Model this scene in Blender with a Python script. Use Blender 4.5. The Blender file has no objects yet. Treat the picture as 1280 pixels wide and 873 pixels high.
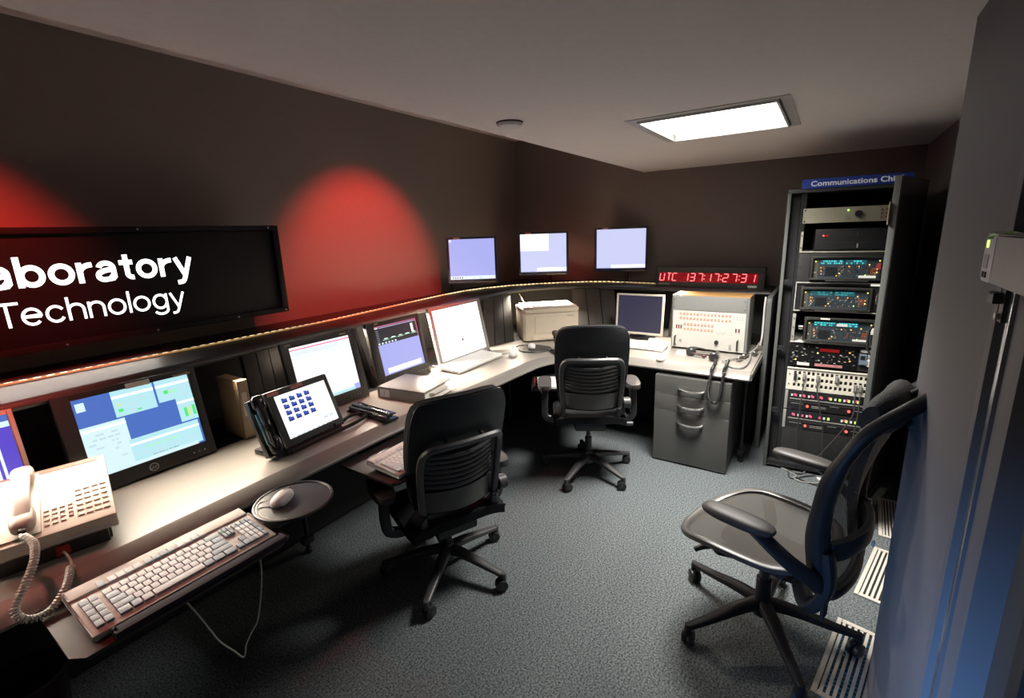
import bpy, bmesh, math, random
from mathutils import Vector, Matrix
random.seed(7)
PI = math.pi
R = math.radians
SC = bpy.context.scene
COL = SC.collection

# ------------------------------------------------------------------ camera
def setup_camera():
    yaw, pitch, roll, fpx = 0.59334, 0.22604, -0.03524, 588.59
    cy, sy, cp, sp = math.cos(yaw), math.sin(yaw), math.cos(pitch), math.sin(pitch)
    f = Vector((cy*cp, sy*cp, -sp)); r = Vector((sy, -cy, 0)); u = r.cross(f)
    cr, sr = math.cos(roll), math.sin(roll)
    r2 = cr*r + sr*u; u2 = -sr*r + cr*u
    cam = bpy.data.cameras.new('camera'); o = bpy.data.objects.new('camera', cam); COL.objects.link(o)
    M = Matrix((r2, u2, -f)).transposed().to_4x4(); M.translation = (0, 0, 1.69)
    o.matrix_world = M
    cam.sensor_fit = 'HORIZONTAL'; cam.sensor_width = 36; cam.lens = fpx/1280*36
    cam.shift_y = -10/1280; cam.clip_start = 0.02
    SC.camera = o
setup_camera()
SC.view_settings.view_transform = 'Standard'
SC.view_settings.look = 'None'
SC.view_settings.gamma = 1
SC.view_settings.exposure = 0.0
SC.view_settings.use_curve_mapping = False

# ------------------------------------------------------------------ light
w = bpy.data.worlds.new('world'); SC.world = w; w.use_nodes = True
w.node_tree.nodes['Background'].inputs[0].default_value = (0.5, 0.6, 0.8, 1)
w.node_tree.nodes['Background'].inputs[1].default_value = 0.0
PANEL_POWER = 6.0
def look_at(o, d): o.rotation_euler = Vector(d).to_track_quat('-Z', 'Y').to_euler()
def area(name, loc, d, sx, sy, power, col, spread=None):
    l = bpy.data.lights.new(name, 'AREA'); l.shape = 'RECTANGLE'; l.size = sx; l.size_y = sy; l.energy = power; l.color = col
    if spread: l.spread = R(spread)
    o = bpy.data.objects.new(name, l); COL.objects.link(o); o.location = loc; look_at(o, d); return o
def spot(name, loc, d, ang, blend, power, col, rad=0.03):
    l = bpy.data.lights.new(name, 'SPOT'); l.spot_size = R(ang); l.spot_blend = blend; l.energy = power; l.color = col; l.shadow_soft_size = rad
    o = bpy.data.objects.new(name, l); COL.objects.link(o); o.location = loc; look_at(o, d); return o
RED = (1.0, 0.045, 0.03)
for nm, x in (('red_spot_a', 2.50), ('red_spot_b', 0.12)):
    spot(nm, (x, 1.75, 2.63), (0, 0.99, -1), 59, 0.65, 285, RED)
for nm, x in (('red_desk_spot_a', 0.15), ('red_desk_spot_b', 1.75)):
    spot(nm, (x, 2.30, 2.63), (0, -0.27, -1), 44, 0.8, 30, RED)
WARM = (1.0, 0.86, 0.69)
area('task_light_a', (0.45, 2.35, 1.112), (0, -1.4, -1), 1.6, 0.04, 12, WARM, 100)
area('task_light_b', (1.70, 2.43, 1.112), (0, -1.4, -1), 0.7, 0.04, 15, WARM, 100)
area('task_light_e', (2.55, 2.46, 1.112), (0, -1.5, -1), 0.9, 0.04, 88, WARM, 100)
area('task_light_c', (3.90, 2.28, 1.10), (-0.8, -0.7, -1), 0.6, 0.04, 12, WARM, 110)
area('task_light_d', (4.28, 1.05, 1.10), (-0.8, 0, -1), 0.04, 1.2, 16, WARM, 120)
spot('warm_spot', (0.15, 2.05, 2.63), (0.02, 0.14, -1), 40, 0.8, 18, (1.0, 0.86, 0.68), 0.05)
area('panel_light', (2.82, 0.56, 2.222), (0, 0, -1), 0.55, 0.55, 54, (1, 0.96, 0.89), 115)
area('red_wall_fill', (4.47, 2.28, 1.175), (0.55, 0.35, 0.6), 0.03, 0.7, 0.9, RED)  # added red fill for the glow low on the far wall, no fixture there
area('sign_under_light', (-0.1, 2.89, 1.249), (0, -1, -0.2), 2.1, 0.008, 1.3, (1.0, 0.93, 0.82), 100)
area('corridor_light', (-0.9, 1.0, 0.55), (1.85, -1.27, -0.08), 0.4, 0.5, 5.5, (0.18, 0.45, 1.0), 34)

# ------------------------------------------------------------------ materials
MATS = {}
def mat(name, col, rough=0.5, metal=0.0, emit=None, es=1.0, nscale=40, nvar=0.06, bump=0.0, spec=0.5, bscale=None, coat=0):
    if name in MATS: return MATS[name]
    m = bpy.data.materials.new(name); m.use_nodes = True; nt = m.node_tree; b = nt.nodes['Principled BSDF']
    tc = nt.nodes.new('ShaderNodeTexCoord'); n = nt.nodes.new('ShaderNodeTexNoise')
    n.inputs['Scale'].default_value = nscale; n.inputs['Detail'].default_value = 4
    nt.links.new(tc.outputs['Object'], n.inputs['Vector'])
    mx = nt.nodes.new('ShaderNodeMixRGB'); mx.blend_type = 'MIX'
    mx.inputs[1].default_value = (*[max(0, c*(1-nvar)) for c in col], 1); mx.inputs[2].default_value = (*[min(1, c*(1+nvar)) for c in col], 1)
    nt.links.new(n.outputs['Fac'], mx.inputs[0]); nt.links.new(mx.outputs[0], b.inputs['Base Color'])
    b.inputs['Roughness'].default_value = rough; b.inputs['Metallic'].default_value = metal
    b.inputs['Specular IOR Level'].default_value = spec
    if coat: b.inputs['Coat Weight'].default_value = coat
    if emit is not None:
        b.inputs['Emission Color'].default_value = (*emit, 1); b.inputs['Emission Strength'].default_value = es
    if bump:
        n2 = nt.nodes.new('ShaderNodeTexNoise'); n2.inputs['Scale'].default_value = bscale or nscale*4; n2.inputs['Detail'].default_value = 3
        nt.links.new(tc.outputs['Object'], n2.inputs['Vector'])
        bp = nt.nodes.new('ShaderNodeBump'); bp.inputs['Strength'].default_value = bump; bp.inputs['Distance'].default_value = 0.004
        nt.links.new(n2.outputs['Fac'], bp.inputs['Height']); nt.links.new(bp.outputs[0], b.inputs['Normal'])
    MATS[name] = m; return m
def glow(name, col, s): return mat(name, (0.02, 0.02, 0.02), 0.4, emit=col, es=s)

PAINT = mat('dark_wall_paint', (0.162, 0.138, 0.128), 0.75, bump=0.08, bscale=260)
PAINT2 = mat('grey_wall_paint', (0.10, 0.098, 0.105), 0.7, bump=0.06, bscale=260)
CEIL = mat('ceiling_paint', (0.82, 0.765, 0.73), 0.85, bump=0.05, bscale=200)
def carpet():
    m = mat('carpet', (0.10, 0.125, 0.14), 0.95, nscale=125, nvar=0.5, bump=0.8, bscale=260, spec=0.15)
    nt = m.node_tree; mx = [n for n in nt.nodes if n.type == 'MIX_RGB'][0]
    rp = nt.nodes.new('ShaderNodeValToRGB'); rp.color_ramp.elements[0].position = 0.34; rp.color_ramp.elements[1].position = 0.66
    l = mx.inputs[0].links[0]; src = l.from_socket; nt.links.remove(l)
    nt.links.new(src, rp.inputs[0]); nt.links.new(rp.outputs[0], mx.inputs[0])
    mx.inputs[1].default_value = (0.040, 0.048, 0.052, 1); mx.inputs[2].default_value = (0.190, 0.212, 0.222, 1)
    return m
CARPET = carpet()
LAM = mat('desk_laminate', (0.27, 0.246, 0.218), 0.42, nscale=260, nvar=0.08, spec=0.4)
NOSE = mat('desk_edge', (0.19, 0.175, 0.16), 0.38, nscale=120)
BLK = mat('black_plastic', (0.018, 0.018, 0.02), 0.42)
BLK2 = mat('black_matte', (0.012, 0.012, 0.013), 0.7)
DKG = mat('dark_grey_plastic', (0.045, 0.045, 0.048), 0.45)
BEZ = mat('monitor_bezel', (0.03, 0.027, 0.025), 0.38)
NAVY = mat('navy_bezel', (0.02, 0.02, 0.045), 0.4)
SHELFM = mat('shelf_laminate', (0.030, 0.027, 0.028), 0.48, nscale=200)
PANEL = mat('console_panel', (0.038, 0.033, 0.029), 0.6, nscale=30, nvar=0.15)
STEEL = mat('steel', (0.55, 0.53, 0.5), 0.3, metal=1.0)
CHROME = mat('chrome', (0.75, 0.73, 0.7), 0.15, metal=1.0)
ALU = mat('aluminium', (0.60, 0.58, 0.55), 0.35, metal=0.7)
FILE = mat('cabinet_grey', (0.074, 0.074, 0.070), 0.45, nscale=60)
FABRIC = mat('chair_fabric', (0.012, 0.013, 0.016), 0.9, nscale=200, nvar=0.3, bump=0.6, bscale=500, spec=0.2)
CHPL = mat('chair_plastic', (0.06, 0.06, 0.062), 0.42)
PADM = mat('arm_pad', (0.038, 0.034, 0.034), 0.5, bump=0.15, bscale=300)
CREAM = mat('cream_plastic', (0.72, 0.63, 0.50), 0.45)
BEIGE = mat('beige_plastic', (0.70, 0.62, 0.52), 0.5)
WHITE = mat('white_plastic', (0.80, 0.78, 0.74), 0.4)
PAPER = mat('paper', (0.78, 0.75, 0.70), 0.8)
TAN = mat('tan_box', (0.36, 0.265, 0.17), 0.6, nscale=30, nvar=0.2)
PINK = mat('pink_tag', (0.70, 0.25, 0.22), 0.6)
REDP = mat('red_plastic', (0.45, 0.03, 0.02), 0.5)
GREYP = mat('grey_plastic', (0.33, 0.32, 0.30), 0.5)
RACKM = mat('rack_metal', (0.055, 0.058, 0.055), 0.45)
RACKE = mat('rack_edge', (0.10, 0.106, 0.10), 0.45)

# ------------------------------------------------------------------ mesh helpers
class MB:
    def __init__(s): s.bm = bmesh.new(); s.mats = []
    def mi(s, m):
        if m not in s.mats: s.mats.append(m)
        return s.mats.index(m)
    def merge(s, t, m, M=None):
        if M is not None: bmesh.ops.transform(t, matrix=M, verts=t.verts)
        i = s.mi(m)
        bmesh.ops.recalc_face_normals(t, faces=t.faces)
        for f in t.faces: f.material_index = i
        me = bpy.data.meshes.new('tmp'); t.to_mesh(me); t.free(); s.bm.from_mesh(me); bpy.data.meshes.remove(me)
        return s
    def box(s, x0, x1, y0, y1, z0, z1, m, bev=0.0, M=None, seg=2):
        t = bmesh.new()
        v = [t.verts.new((x, y, z)) for z in (z0, z1) for y in (y0, y1) for x in (x0, x1)]
        for q in ((0, 1, 3, 2), (4, 5, 7, 6), (0, 1, 5, 4), (2, 3, 7, 6), (0, 2, 6, 4), (1, 3, 7, 5)): t.faces.new([v[i] for i in q])
        if bev: bmesh.ops.bevel(t, geom=list(t.edges), offset=min(bev, 0.45*min(x1-x0, y1-y0, z1-z0)), segments=seg, affect='EDGES', profile=0.6)
        return s.merge(t, m, M)
    def prism(s, pts, z0, z1, m, bev=0.0, M=None):
        t = bmesh.new()
        a = [t.verts.new((p[0], p[1], z0)) for p in pts]; b = [t.verts.new((p[0], p[1], z1)) for p in pts]; n = len(pts)
        t.faces.new(a[::-1]); t.faces.new(b)
        for i in range(n): t.faces.new((a[i], a[(i+1) % n], b[(i+1) % n], b[i]))
        if bev:
            bmesh.ops.bevel(t, geom=[e for e in t.edges if abs(e.verts[0].co.z-e.verts[1].co.z) < 1e-6], offset=bev, segments=2, affect='EDGES', profile=0.6)
        return s.merge(t, m, M)
    def cyl(s, p0, p1, r0, m, r1=None, seg=20, bev=0.0, M=None):
        p0, p1 = Vector(p0), Vector(p1); d = p1-p0; L = d.length; r1 = r0 if r1 is None else r1
        prof = [(0, 0), (r0-bev, 0), (r0, bev), (r1, L-bev), (r1-bev, L), (0, L)] if bev else [(0, 0), (r0, 0), (r1, L), (0, L)]
        Q = d.to_track_quat('Z', 'Y').to_matrix().to_4x4(); Q.translation = p0
        return s.lathe(prof, m, seg, (M @ Q) if M is not None else Q)
    def lathe(s, prof, m, seg=24, M=None):
        t = bmesh.new(); rings = []
        for r, z in prof:
            if r < 1e-6: rings.append([t.verts.new((0, 0, z))])
            else: rings.append([t.verts.new((r*math.cos(2*PI*k/seg), r*math.sin(2*PI*k/seg), z)) for k in range(seg)])
        for a, b in zip(rings, rings[1:]):
            for k in range(seg):
                k2 = (k+1) % seg
                if len(a) == 1 and len(b) > 1: t.faces.new((a[0], b[k], b[k2]))
                elif len(b) == 1 and len(a) > 1: t.faces.new((a[k], a[k2], b[0]))
                elif len(a) > 1: t.faces.new((a[k], a[k2], b[k2], b[k]))
        return s.merge(t, m, M)
    def tube(s, pts, r, m, seg=8, closed=False, smooth=6, flat=None, M=None, up=None, cap=True):
        # flat=(a,b): half sizes along the frame's side / up axes instead of a round section; r may be a list
        P = [Vector(p) for p in pts]
        rr = list(r) if isinstance(r, (list, tuple)) else [r]*len(P)
        if smooth > 1:
            Q = []; q = []; n = len(P); N = n if closed else n-1
            for i in range(N):
                g = (lambda k: P[k % n]) if closed else (lambda k: P[max(0, min(n-1, k))])
                a, b, c, d = g(i-1), g(i), g(i+1), g(i+2)
                for k in range(smooth):
                    u = k/smooth
                    Q.append(0.5*((2*b)+(c-a)*u+(2*a-5*b+4*c-d)*u*u+(-a+3*b-3*c+d)*u**3)); q.append(rr[i]*(1-u)+rr[(i+1) % n]*u)
            if not closed: Q.append(P[-1]); q.append(rr[-1])
            P, rr = Q, q
        n = len(P); t = bmesh.new(); rings = []; side = None
        for i in range(n):
            d = (P[(i+1) % n]-P[i-1]) if closed else (P[min(n-1, i+1)]-P[max(0, i-1)])
            if d.length < 1e-9: d = Vector((0, 0, 1))
            d.normalize()
            if up is not None: side = Vector(up).cross(d)
            elif side is None: side = d.cross(Vector((0, 0, 1)) if abs(d.z) < 0.9 else Vector((1, 0, 0)))
            else: side = side - d*side.dot(d)
            if side.length < 1e-6: side = Vector((1, 0, 0))
            side.normalize(); u = d.cross(side)
            fa, fb = flat if flat else (1, 1); k0 = 1.0 if flat is None else 1.0
            ring = []
            for k in range(seg):
                a = 2*PI*k/seg; c, si = math.cos(a), math.sin(a)
                if flat: c = math.copysign(abs(c)**0.6, c); si = math.copysign(abs(si)**0.6, si)
                ring.append(t.verts.new(P[i] + side*(c*rr[i]*fa) + u*(si*rr[i]*fb)))
            rings.append(ring)
        for i in range(n if closed else n-1):
            a, b = rings[i], rings[(i+1) % n]
            for k in range(seg): t.faces.new((a[k], a[(k+1) % seg], b[(k+1) % seg], b[k]))
        if not closed and cap: t.faces.new(rings[0][::-1]); t.faces.new(rings[-1])
        return s.merge(t, m, M)
    def sweep(s, path, prof, m, close=True):
        # prof: list of (outward, z) ; path: list of (x, y) with outward = right side of travel
        t = bmesh.new(); n = len(path); rings = []
        for i in range(n):
            a = Vector(path[max(0, i-1)]); b = Vector(path[min(n-1, i+1)]); d = (b-a).normalized(); o = Vector((d.y, -d.x))
            rings.append([t.verts.new((path[i][0]+o.x*p[0], path[i][1]+o.y*p[0], p[1])) for p in prof])
        k = len(prof)
        for a, b in zip(rings, rings[1:]):
            for j in range(k if close else k-1): t.faces.new((a[j], a[(j+1) % k], b[(j+1) % k], b[j]))
        if close: t.faces.new(rings[0]); t.faces.new(rings[-1][::-1])
        return s.merge(t, m)
    def sheet(s, f, nu, nv, th, m, M=None, off=(0, 1, 0)):
        # thick sheet from f(u, v), u in [-1,1], v in [0,1]; th = thickness along off
        t = bmesh.new(); o = Vector(off)*th; A = []; B = []
        for j in range(nv+1):
            ra = []; rb = []
            for i in range(nu+1):
                p = Vector(f(-1+2*i/nu, j/nv)); ra.append(t.verts.new(p)); rb.append(t.verts.new(p+o))
            A.append(ra); B.append(rb)
        for j in range(nv):
            for i in range(nu):
                t.faces.new((A[j][i], A[j][i+1], A[j+1][i+1], A[j+1][i])); t.faces.new((B[j][i], B[j+1][i], B[j+1][i+1], B[j][i+1]))
        for j in range(nv):
            t.faces.new((A[j][0], A[j+1][0], B[j+1][0], B[j][0])); t.faces.new((A[j][nu], B[j][nu], B[j+1][nu], A[j+1][nu]))
        for i in range(nu):
            t.faces.new((A[0][i], B[0][i], B[0][i+1], A[0][i+1])); t.faces.new((A[nv][i], A[nv][i+1], B[nv][i+1], B[nv][i]))
        return s.merge(t, m, M)
    def blob(s, c, rad, m, p=2.0, seg=20, rings=12, M=None):
        # superellipsoid
        t = bmesh.new(); f = lambda a: math.copysign(abs(a)**(2/p), a); rows = []
        for j in range(rings+1):
            th = -PI/2+PI*j/rings
            if j in (0, rings): rows.append([t.verts.new((c[0], c[1], c[2]+rad[2]*f(math.sin(th))))])
            else: rows.append([t.verts.new((c[0]+rad[0]*f(math.cos(th))*f(math.cos(2*PI*k/seg)), c[1]+rad[1]*f(math.cos(th))*f(math.sin(2*PI*k/seg)), c[2]+rad[2]*f(math.sin(th)))) for k in range(seg)])
        for a, b in zip(rows, rows[1:]):
            for k in range(seg):
                k2 = (k+1) % seg
                if len(a) == 1: t.faces.new((a[0], b[k2], b[k]))
                elif len(b) == 1: t.faces.new((a[k], a[k2], b[0]))
                else: t.faces.new((a[k], a[k2], b[k2], b[k]))
        return s.merge(t, m, M)
    def quadz(s, x0, x1, z0, z1, y, m):            # flat patch facing -y
        t = bmesh.new(); v = [t.verts.new(p) for p in ((x0, y, z0), (x1, y, z0), (x1, y, z1), (x0, y, z1))]; f = t.faces.new(v)
        i = s.mi(m); f.material_index = i
        me = bpy.data.meshes.new('tmp'); t.to_mesh(me); t.free(); s.bm.from_mesh(me); bpy.data.meshes.remove(me); return s
    def text(s, body, x0, x1, z0, z1, y, m, ext=0.001, bold=0.0, M=None):
        cu = bpy.data.curves.new('t', 'FONT'); cu.body = body; cu.extrude = 0.02; cu.offset = bold; cu.resolution_u = 4
        o = bpy.data.objects.new('t', cu); COL.objects.link(o)
        dg = bpy.context.evaluated_depsgraph_get(); dg.update()
        me = bpy.data.meshes.new_from_object(o.evaluated_get(dg))
        bpy.data.objects.remove(o); bpy.data.curves.remove(cu)
        t = bmesh.new(); t.from_mesh(me); bpy.data.meshes.remove(me)
        xs = [v.co.x for v in t.verts]; ys = [v.co.y for v in t.verts]; ax, bx, ay, by = min(xs), max(xs), min(ys), max(ys)
        for v in t.verts:
            c = v.co.copy(); v.co = (x0+(c.x-ax)/(bx-ax)*(x1-x0), y-ext*c.z/0.02, z0+(c.y-ay)/(by-ay)*(z1-z0))
        return s.merge(t, m, M)
    def build(s, name, parent=None, loc=None, rot=None, smooth=True):
        me = bpy.data.meshes.new(name); s.bm.to_mesh(me); s.bm.free()
        for m in s.mats: me.materials.append(m)
        if smooth:
            me.polygons.foreach_set('use_smooth', [True]*len(me.polygons)); me.set_sharp_from_angle(angle=R(38))
        o = bpy.data.objects.new(name, me); COL.objects.link(o)
        if parent is not None: o.parent = parent
        if loc is not None: o.location = loc
        if rot is not None: o.rotation_euler = rot
        return o
def tag(o, label=None, cat=None, group=None, kind=None):
    if label: o['label'] = label
    if cat: o['category'] = cat
    if group: o['group'] = group
    if kind: o['kind'] = kind
    return o
def thing(name, label, cat, loc=(0, 0, 0), rz=0.0, group=None, rx=0.0):
    o = bpy.data.objects.new(name, None); COL.objects.link(o); o.empty_display_size = 0.05
    o.location = loc; o.rotation_euler = (rx, 0, rz); return tag(o, label, cat, group)
def attach(o, t):
    o.parent = t; o.matrix_parent_inverse = (Matrix.Translation(t.location) @ t.rotation_euler.to_matrix().to_4x4()).inverted()
    return o
def struct(b, name): return tag(b.build(name), kind='structure')
def Rz(a): return Matrix.Rotation(a, 4, 'Z')
def Rx(a): return Matrix.Rotation(a, 4, 'X')
def Ry(a): return Matrix.Rotation(a, 4, 'Y')
def T(*p): return Matrix.Translation(p)
def helix(path, r, turns_per_m, m, wire, mb, step=7):
    P = [Vector(p) for p in path]; n = len(P); D = []
    for i in range(n-1):
        g = lambda k: P[max(0, min(n-1, k))]
        a, b, c, d = g(i-1), g(i), g(i+1), g(i+2)
        for k in range(24):
            u = k/24; D.append(0.5*((2*b)+(c-a)*u+(2*a-5*b+4*c-d)*u*u+(-a+3*b-3*c+d)*u**3))
    D.append(P[-1]); L = [0]
    for a, b in zip(D, D[1:]): L.append(L[-1]+(b-a).length)
    tot = L[-1]; N = int(tot*turns_per_m*step); out = []; j = 0; side = None
    for k in range(N+1):
        l = tot*k/N
        while j < len(L)-2 and L[j+1] < l: j += 1
        u = (l-L[j])/max(1e-9, L[j+1]-L[j]); c = D[j].lerp(D[j+1], u); d = (D[j+1]-D[j]).normalized()
        side = d.cross(Vector((0.3, 0.5, 0.8))) if side is None else side-d*side.dot(d)
        side.normalize(); up = d.cross(side); a = 2*PI*k/step
        out.append(c+side*r*math.cos(a)+up*r*math.sin(a))
    mb.tube(out, wire, m, seg=5, smooth=1); return mb

# ------------------------------------------------------------------ room
H, UH, SY, WY, WX, RY = 2.215, 2.68, 1.575, 3.05, 4.72, -0.52
struct(MB().box(-1.6, WX, -1.2, WY, -0.1, 0, CARPET), 'floor')
struct(MB().box(-1.6, WX+0.1, WY, WY+0.1, 0, UH, PAINT), 'wall_left')
struct(MB().box(WX, WX+0.1, -1.2, WY, 0, UH, PAINT), 'wall_far')
struct(MB().box(-1.7, -1.6, -1.2, WY, 0, UH, PAINT), 'wall_back')
struct(MB().box(1.88, WX, RY-0.1, RY, 0, H, PAINT), 'wall_right')
c = MB()
LX0, LX1, LY0, LY1 = 2.475, 3.165, 0.235, 0.885
c.box(-1.6, LX0, -1.2, SY, H, H+0.05, CEIL).box(LX1, WX, -1.2, SY, H, H+0.05, CEIL)
c.box(LX0, LX1, -1.2, LY0, H, H+0.05, CEIL).box(LX0, LX1, LY1, SY, H, H+0.05, CEIL)
c.box(-1.6, WX, SY-0.02, SY, H+0.05, UH, CEIL).box(-1.6, WX, SY, WY, UH, UH+0.05, CEIL)
struct(c, 'ceiling')
# the near right wall stub, its metal door frame and the door beyond it
NY = -0.27
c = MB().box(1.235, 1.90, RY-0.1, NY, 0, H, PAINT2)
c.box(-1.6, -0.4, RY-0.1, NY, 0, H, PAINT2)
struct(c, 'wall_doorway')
FRM = mat('door_frame_metal', (0.10, 0.10, 0.11), 0.6)
c = MB()
c.box(1.205, 1.235, RY, NY+0.004, 0, H, FRM, 0.002).box(1.155, 1.205, RY, NY-0.012, 0, H, FRM, 0.002)
c.box(1.135, 1.155, RY, NY+0.002, 0, H, mat('polished_trim', (0.35, 0.37, 0.42), 0.22, metal=0.8), 0.002)
c.box(1.06, 1.135, RY, NY-0.004, 0, H, FRM, 0.003).box(1.02, 1.06, RY, NY-0.05, 0, H, BLK2, 0.003)
struct(c, 'trim_1')
c = MB().box(-0.4, 1.02, RY, NY-0.035, 0, H, mat('dark_door', (0.035, 0.038, 0.042), 0.5), 0.003)
c.box(0.86, 0.90, RY, NY-0.02, 0, H, BLK, 0.003)
struct(c, 'door_1')

# alarm device and latch on the frame
t = thing('alarm_box', 'white and grey alarm box with green light on the metal door frame', 'alarm', (1.170, NY, 1.618))
MB().box(-0.22, -0.03, 0.004, 0.036, -0.042, 0.042, mat('alarm_grey', (0.34, 0.34, 0.33), 0.5), 0.004).build('housing', t)
e = MB().box(-0.03, 0.035, 0.0, 0.038, -0.045, 0.045, mat('alarm_white', (0.62, 0.61, 0.66), 0.4), 0.012).build('end_cap', t)
MB().box(-0.004, 0.004, 0.0, 0.002, 0.012, 0.024, glow('green_led', (0.55, 1.0, 0.08), 4)).build('green_light', e, loc=(0.004, 0.0372, 0.006))
MB().box(-0.016, -0.008, 0.0375, 0.040, -0.034, -0.024, BLK).box(0.0, 0.008, 0.0375, 0.040, -0.034, -0.024, BLK).box(-0.014, 0.014, 0.0375, 0.039, -0.018, 0.006, mat('alarm_grille', (0.40, 0.40, 0.44), 0.5)).build('test_buttons', e)
t = thing('door_latch', 'black latch plate under the alarm box on the metal door frame', 'latch', (1.165, NY+0.005, 1.545))
MB().box(-0.012, 0.012, -0.015, 0.004, -0.04, 0.04, BLK, 0.002).build('plate', t)
MB().box(-0.006, 0.03, 0.004, 0.018, -0.008, 0.012, BLK, 0.003).cyl((0, 0.004, -0.03), (0, 0.010, -0.03), 0.006, STEEL).build('catch', t)

# ceiling light and smoke detector
t = thing('ceiling_light', 'square recessed ceiling light panel with glass edge and bright white diffuser', 'light', ((LX0+LX1)/2, (LY0+LY1)/2, H))
a, b = (LX1-LX0)/2, (LY1-LY0)/2
tr = mat('light_trim', (0.55, 0.52, 0.50), 0.4); gl = mat('light_glass', (0.75, 0.78, 0.75), 0.08, spec=0.8)
f = MB()
for x0, x1, y0, y1 in ((-a-.035, a+.035, b, b+.035), (-a-.035, a+.035, -b-.035, -b), (-a-.035, -a, -b, b), (a, a+.035, -b, b)): f.box(x0, x1, y0, y1, -0.004, -0.0005, tr)
for x0, x1, y0, y1 in ((-a, a, b-.006, b), (-a, a, -b, -b+.006), (-a, -a+.006, -b, b), (a-.006, a, -b, b)): f.box(x0, x1, y0, y1, -0.004, 0.048, tr)
f.build('frame', t)
f = MB()
for x0, x1, y0, y1 in ((-a+.012, a-.012, b-.022, b-.012), (-a+.012, a-.012, -b+.012, -b+.022), (-a+.012, -a+.022, -b+.022, b-.022), (a-.022, a-.012, -b+.022, b-.022)): f.box(x0, x1, y0, y1, -0.014, 0.03, gl, 0.001)
f.build('glass_rim', t)
MB().box(-a+.045, a-.045, -b+.045, b-.045, 0.012, 0.022, mat('diffuser', (0.8, 0.8, 0.8), 0.5, emit=(1.0, 0.955, 0.88), es=PANEL_POWER), 0.001).box(-a+.006, a-.006, -b+.006, b-.006, 0.03, 0.04, tr).build('diffuser', t)
t = thing('smoke_detector', 'small round white detector disc on the ceiling left of the light', 'detector', (2.07, 1.365, H))
MB().lathe([(0, 0), (0.058, 0), (0.062, -0.008), (0.058, -0.020), (0.04, -0.026), (0, -0.026)], mat('detector_white', (0.75, 0.72, 0.7), 0.5), 28).build('cover', t)
MB().lathe([(0, 0), (0.066, 0), (0.066, -0.004), (0, -0.004)], BLK2, 28).build('base_ring', t)

# ------------------------------------------------------------------ console desk
def arc(cx, cy, r, a0, a1, n): return [(cx+r*math.cos(R(a0+(a1-a0)*k/n)), cy+r*math.sin(R(a0+(a1-a0)*k/n))) for k in range(n+1)]
front = [(-1.2, 1.82), (-0.2, 1.82), (0.3, 1.825), (0.9, 1.855), (1.5, 1.865), (2.1, 1.845)] + arc(2.86, 1.32, 0.50, 90, 0, 16) + [(3.36, 0.9), (3.345, 0.36)]
DZ = 0.74
t = thing('console_desk', 'long grey laminate console desk curving around the corner of the room', 'desk', (0, 0, 0))
inner = [(-1.2, 2.315), (2.9, 2.335), (3.12, 2.375), (3.28, 2.345), (3.42, 2.275), (3.75, 2.20), (4.05, 1.90), (4.12, 1.60), (4.15, 0.36)]
MB().prism(front[::-1] + inner, DZ-0.04, DZ, LAM).build('worktop', t)
MB().prism(inner[::-1] + [(-1.2, 3.03), (4.70, 3.03), (4.70, 0.36)], DZ-0.04, DZ-0.0005, BLK2).build('cable_trough', t)
prof = [(0.0, 0.74), (0.010, 0.7375), (0.062, 0.708), (0.070, 0.700), (0.068, 0.690), (0.058, 0.686), (0.0, 0.690)]
MB().sweep(front, prof, NOSE).build('front_edge', t)
MB().box(3.345-0.06, 4.70, 0.345, 0.36, DZ-0.05, DZ-0.002, NOSE, 0.006).build('end_edge', t)
MB().box(-1.2, 3.9, 2.36, 2.38, 0.02, DZ-0.045, BLK2).box(3.88, 3.9, 0.38, 2.36, 0.02, DZ-0.045, BLK2).build('modesty_panel', t)
c = MB().prism([(3.82, 0), (4.68, 0), (4.68, 1.17), (3.90, 1.17), (3.862, 1.155), (3.85, 1.12)], -0.017, 0.017, RACKE, 0.004, M=T(0, 0.333, 0) @ Rx(PI/2))
tag(c.build('end_panel'), 'tall grey edged end panel closing the right end of the desk beside the rack', 'panel')
for (x, y) in ((3.53, 0.405), (3.2, 2.2), (1.25, 2.25)):
    MB().cyl((x, y, 0), (x, y, 0.03), 0.018, BLK, seg=12, bev=0.004).cyl((x, y, 0.03), (x, y, DZ-0.04), 0.012, BLK, seg=12).box(x-.03, x+.03, y-.02, y+.02, 0.06, 0.10, BLK, 0.004).build('leg', t)

# hutch: shelf on leaning panels
nose = [(-1.2, 2.37), (-0.3, 2.40), (0.3, 2.42), (0.75, 2.455), (1.12, 2.48), (1.67, 2.53), (2.5, 2.55), (3.0, 2.55)] + arc(3.61, 1.80, 0.75, 90, 0, 16) + [(4.36, 1.2), (4.34, 0.37)]
SZ = 1.155
t = thing('console_hutch', 'black raised shelf unit with grooved leaning panels along the back of the desk', 'shelf unit', (0, 0, DZ))
MB().prism(nose[::-1] + [(-1.2, 3.045), (4.715, 3.045), (4.715, 0.37)], SZ-0.036-DZ, SZ-DZ, SHELFM).build('shelf_top', t)
MB().sweep(nose, [(0, 0.415), (0.012, 0.414), (0.024, 0.405), (0.028, 0.394), (0.022, 0.382), (0.0, 0.379)], mat('shelf_edge', (0.05, 0.05, 0.05), 0.35)).build('shelf_edge', t)
def offs(path, d):
    out = []
    for i in range(len(path)):
        a = Vector(path[max(0, i-1)]); b = Vector(path[min(len(path)-1, i+1)]); v = (b-a).normalized(); out.append((path[i][0]+v.y*d, path[i][1]-v.x*d))
    return out
back = offs(nose, -0.27)
bp = [p for p in back]
MB().sweep(bp, [(0, 0.001), (0.012, 0.001), (0.012, 0.378), (0, 0.378)], BLK2).build('back_panel', t)
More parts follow.
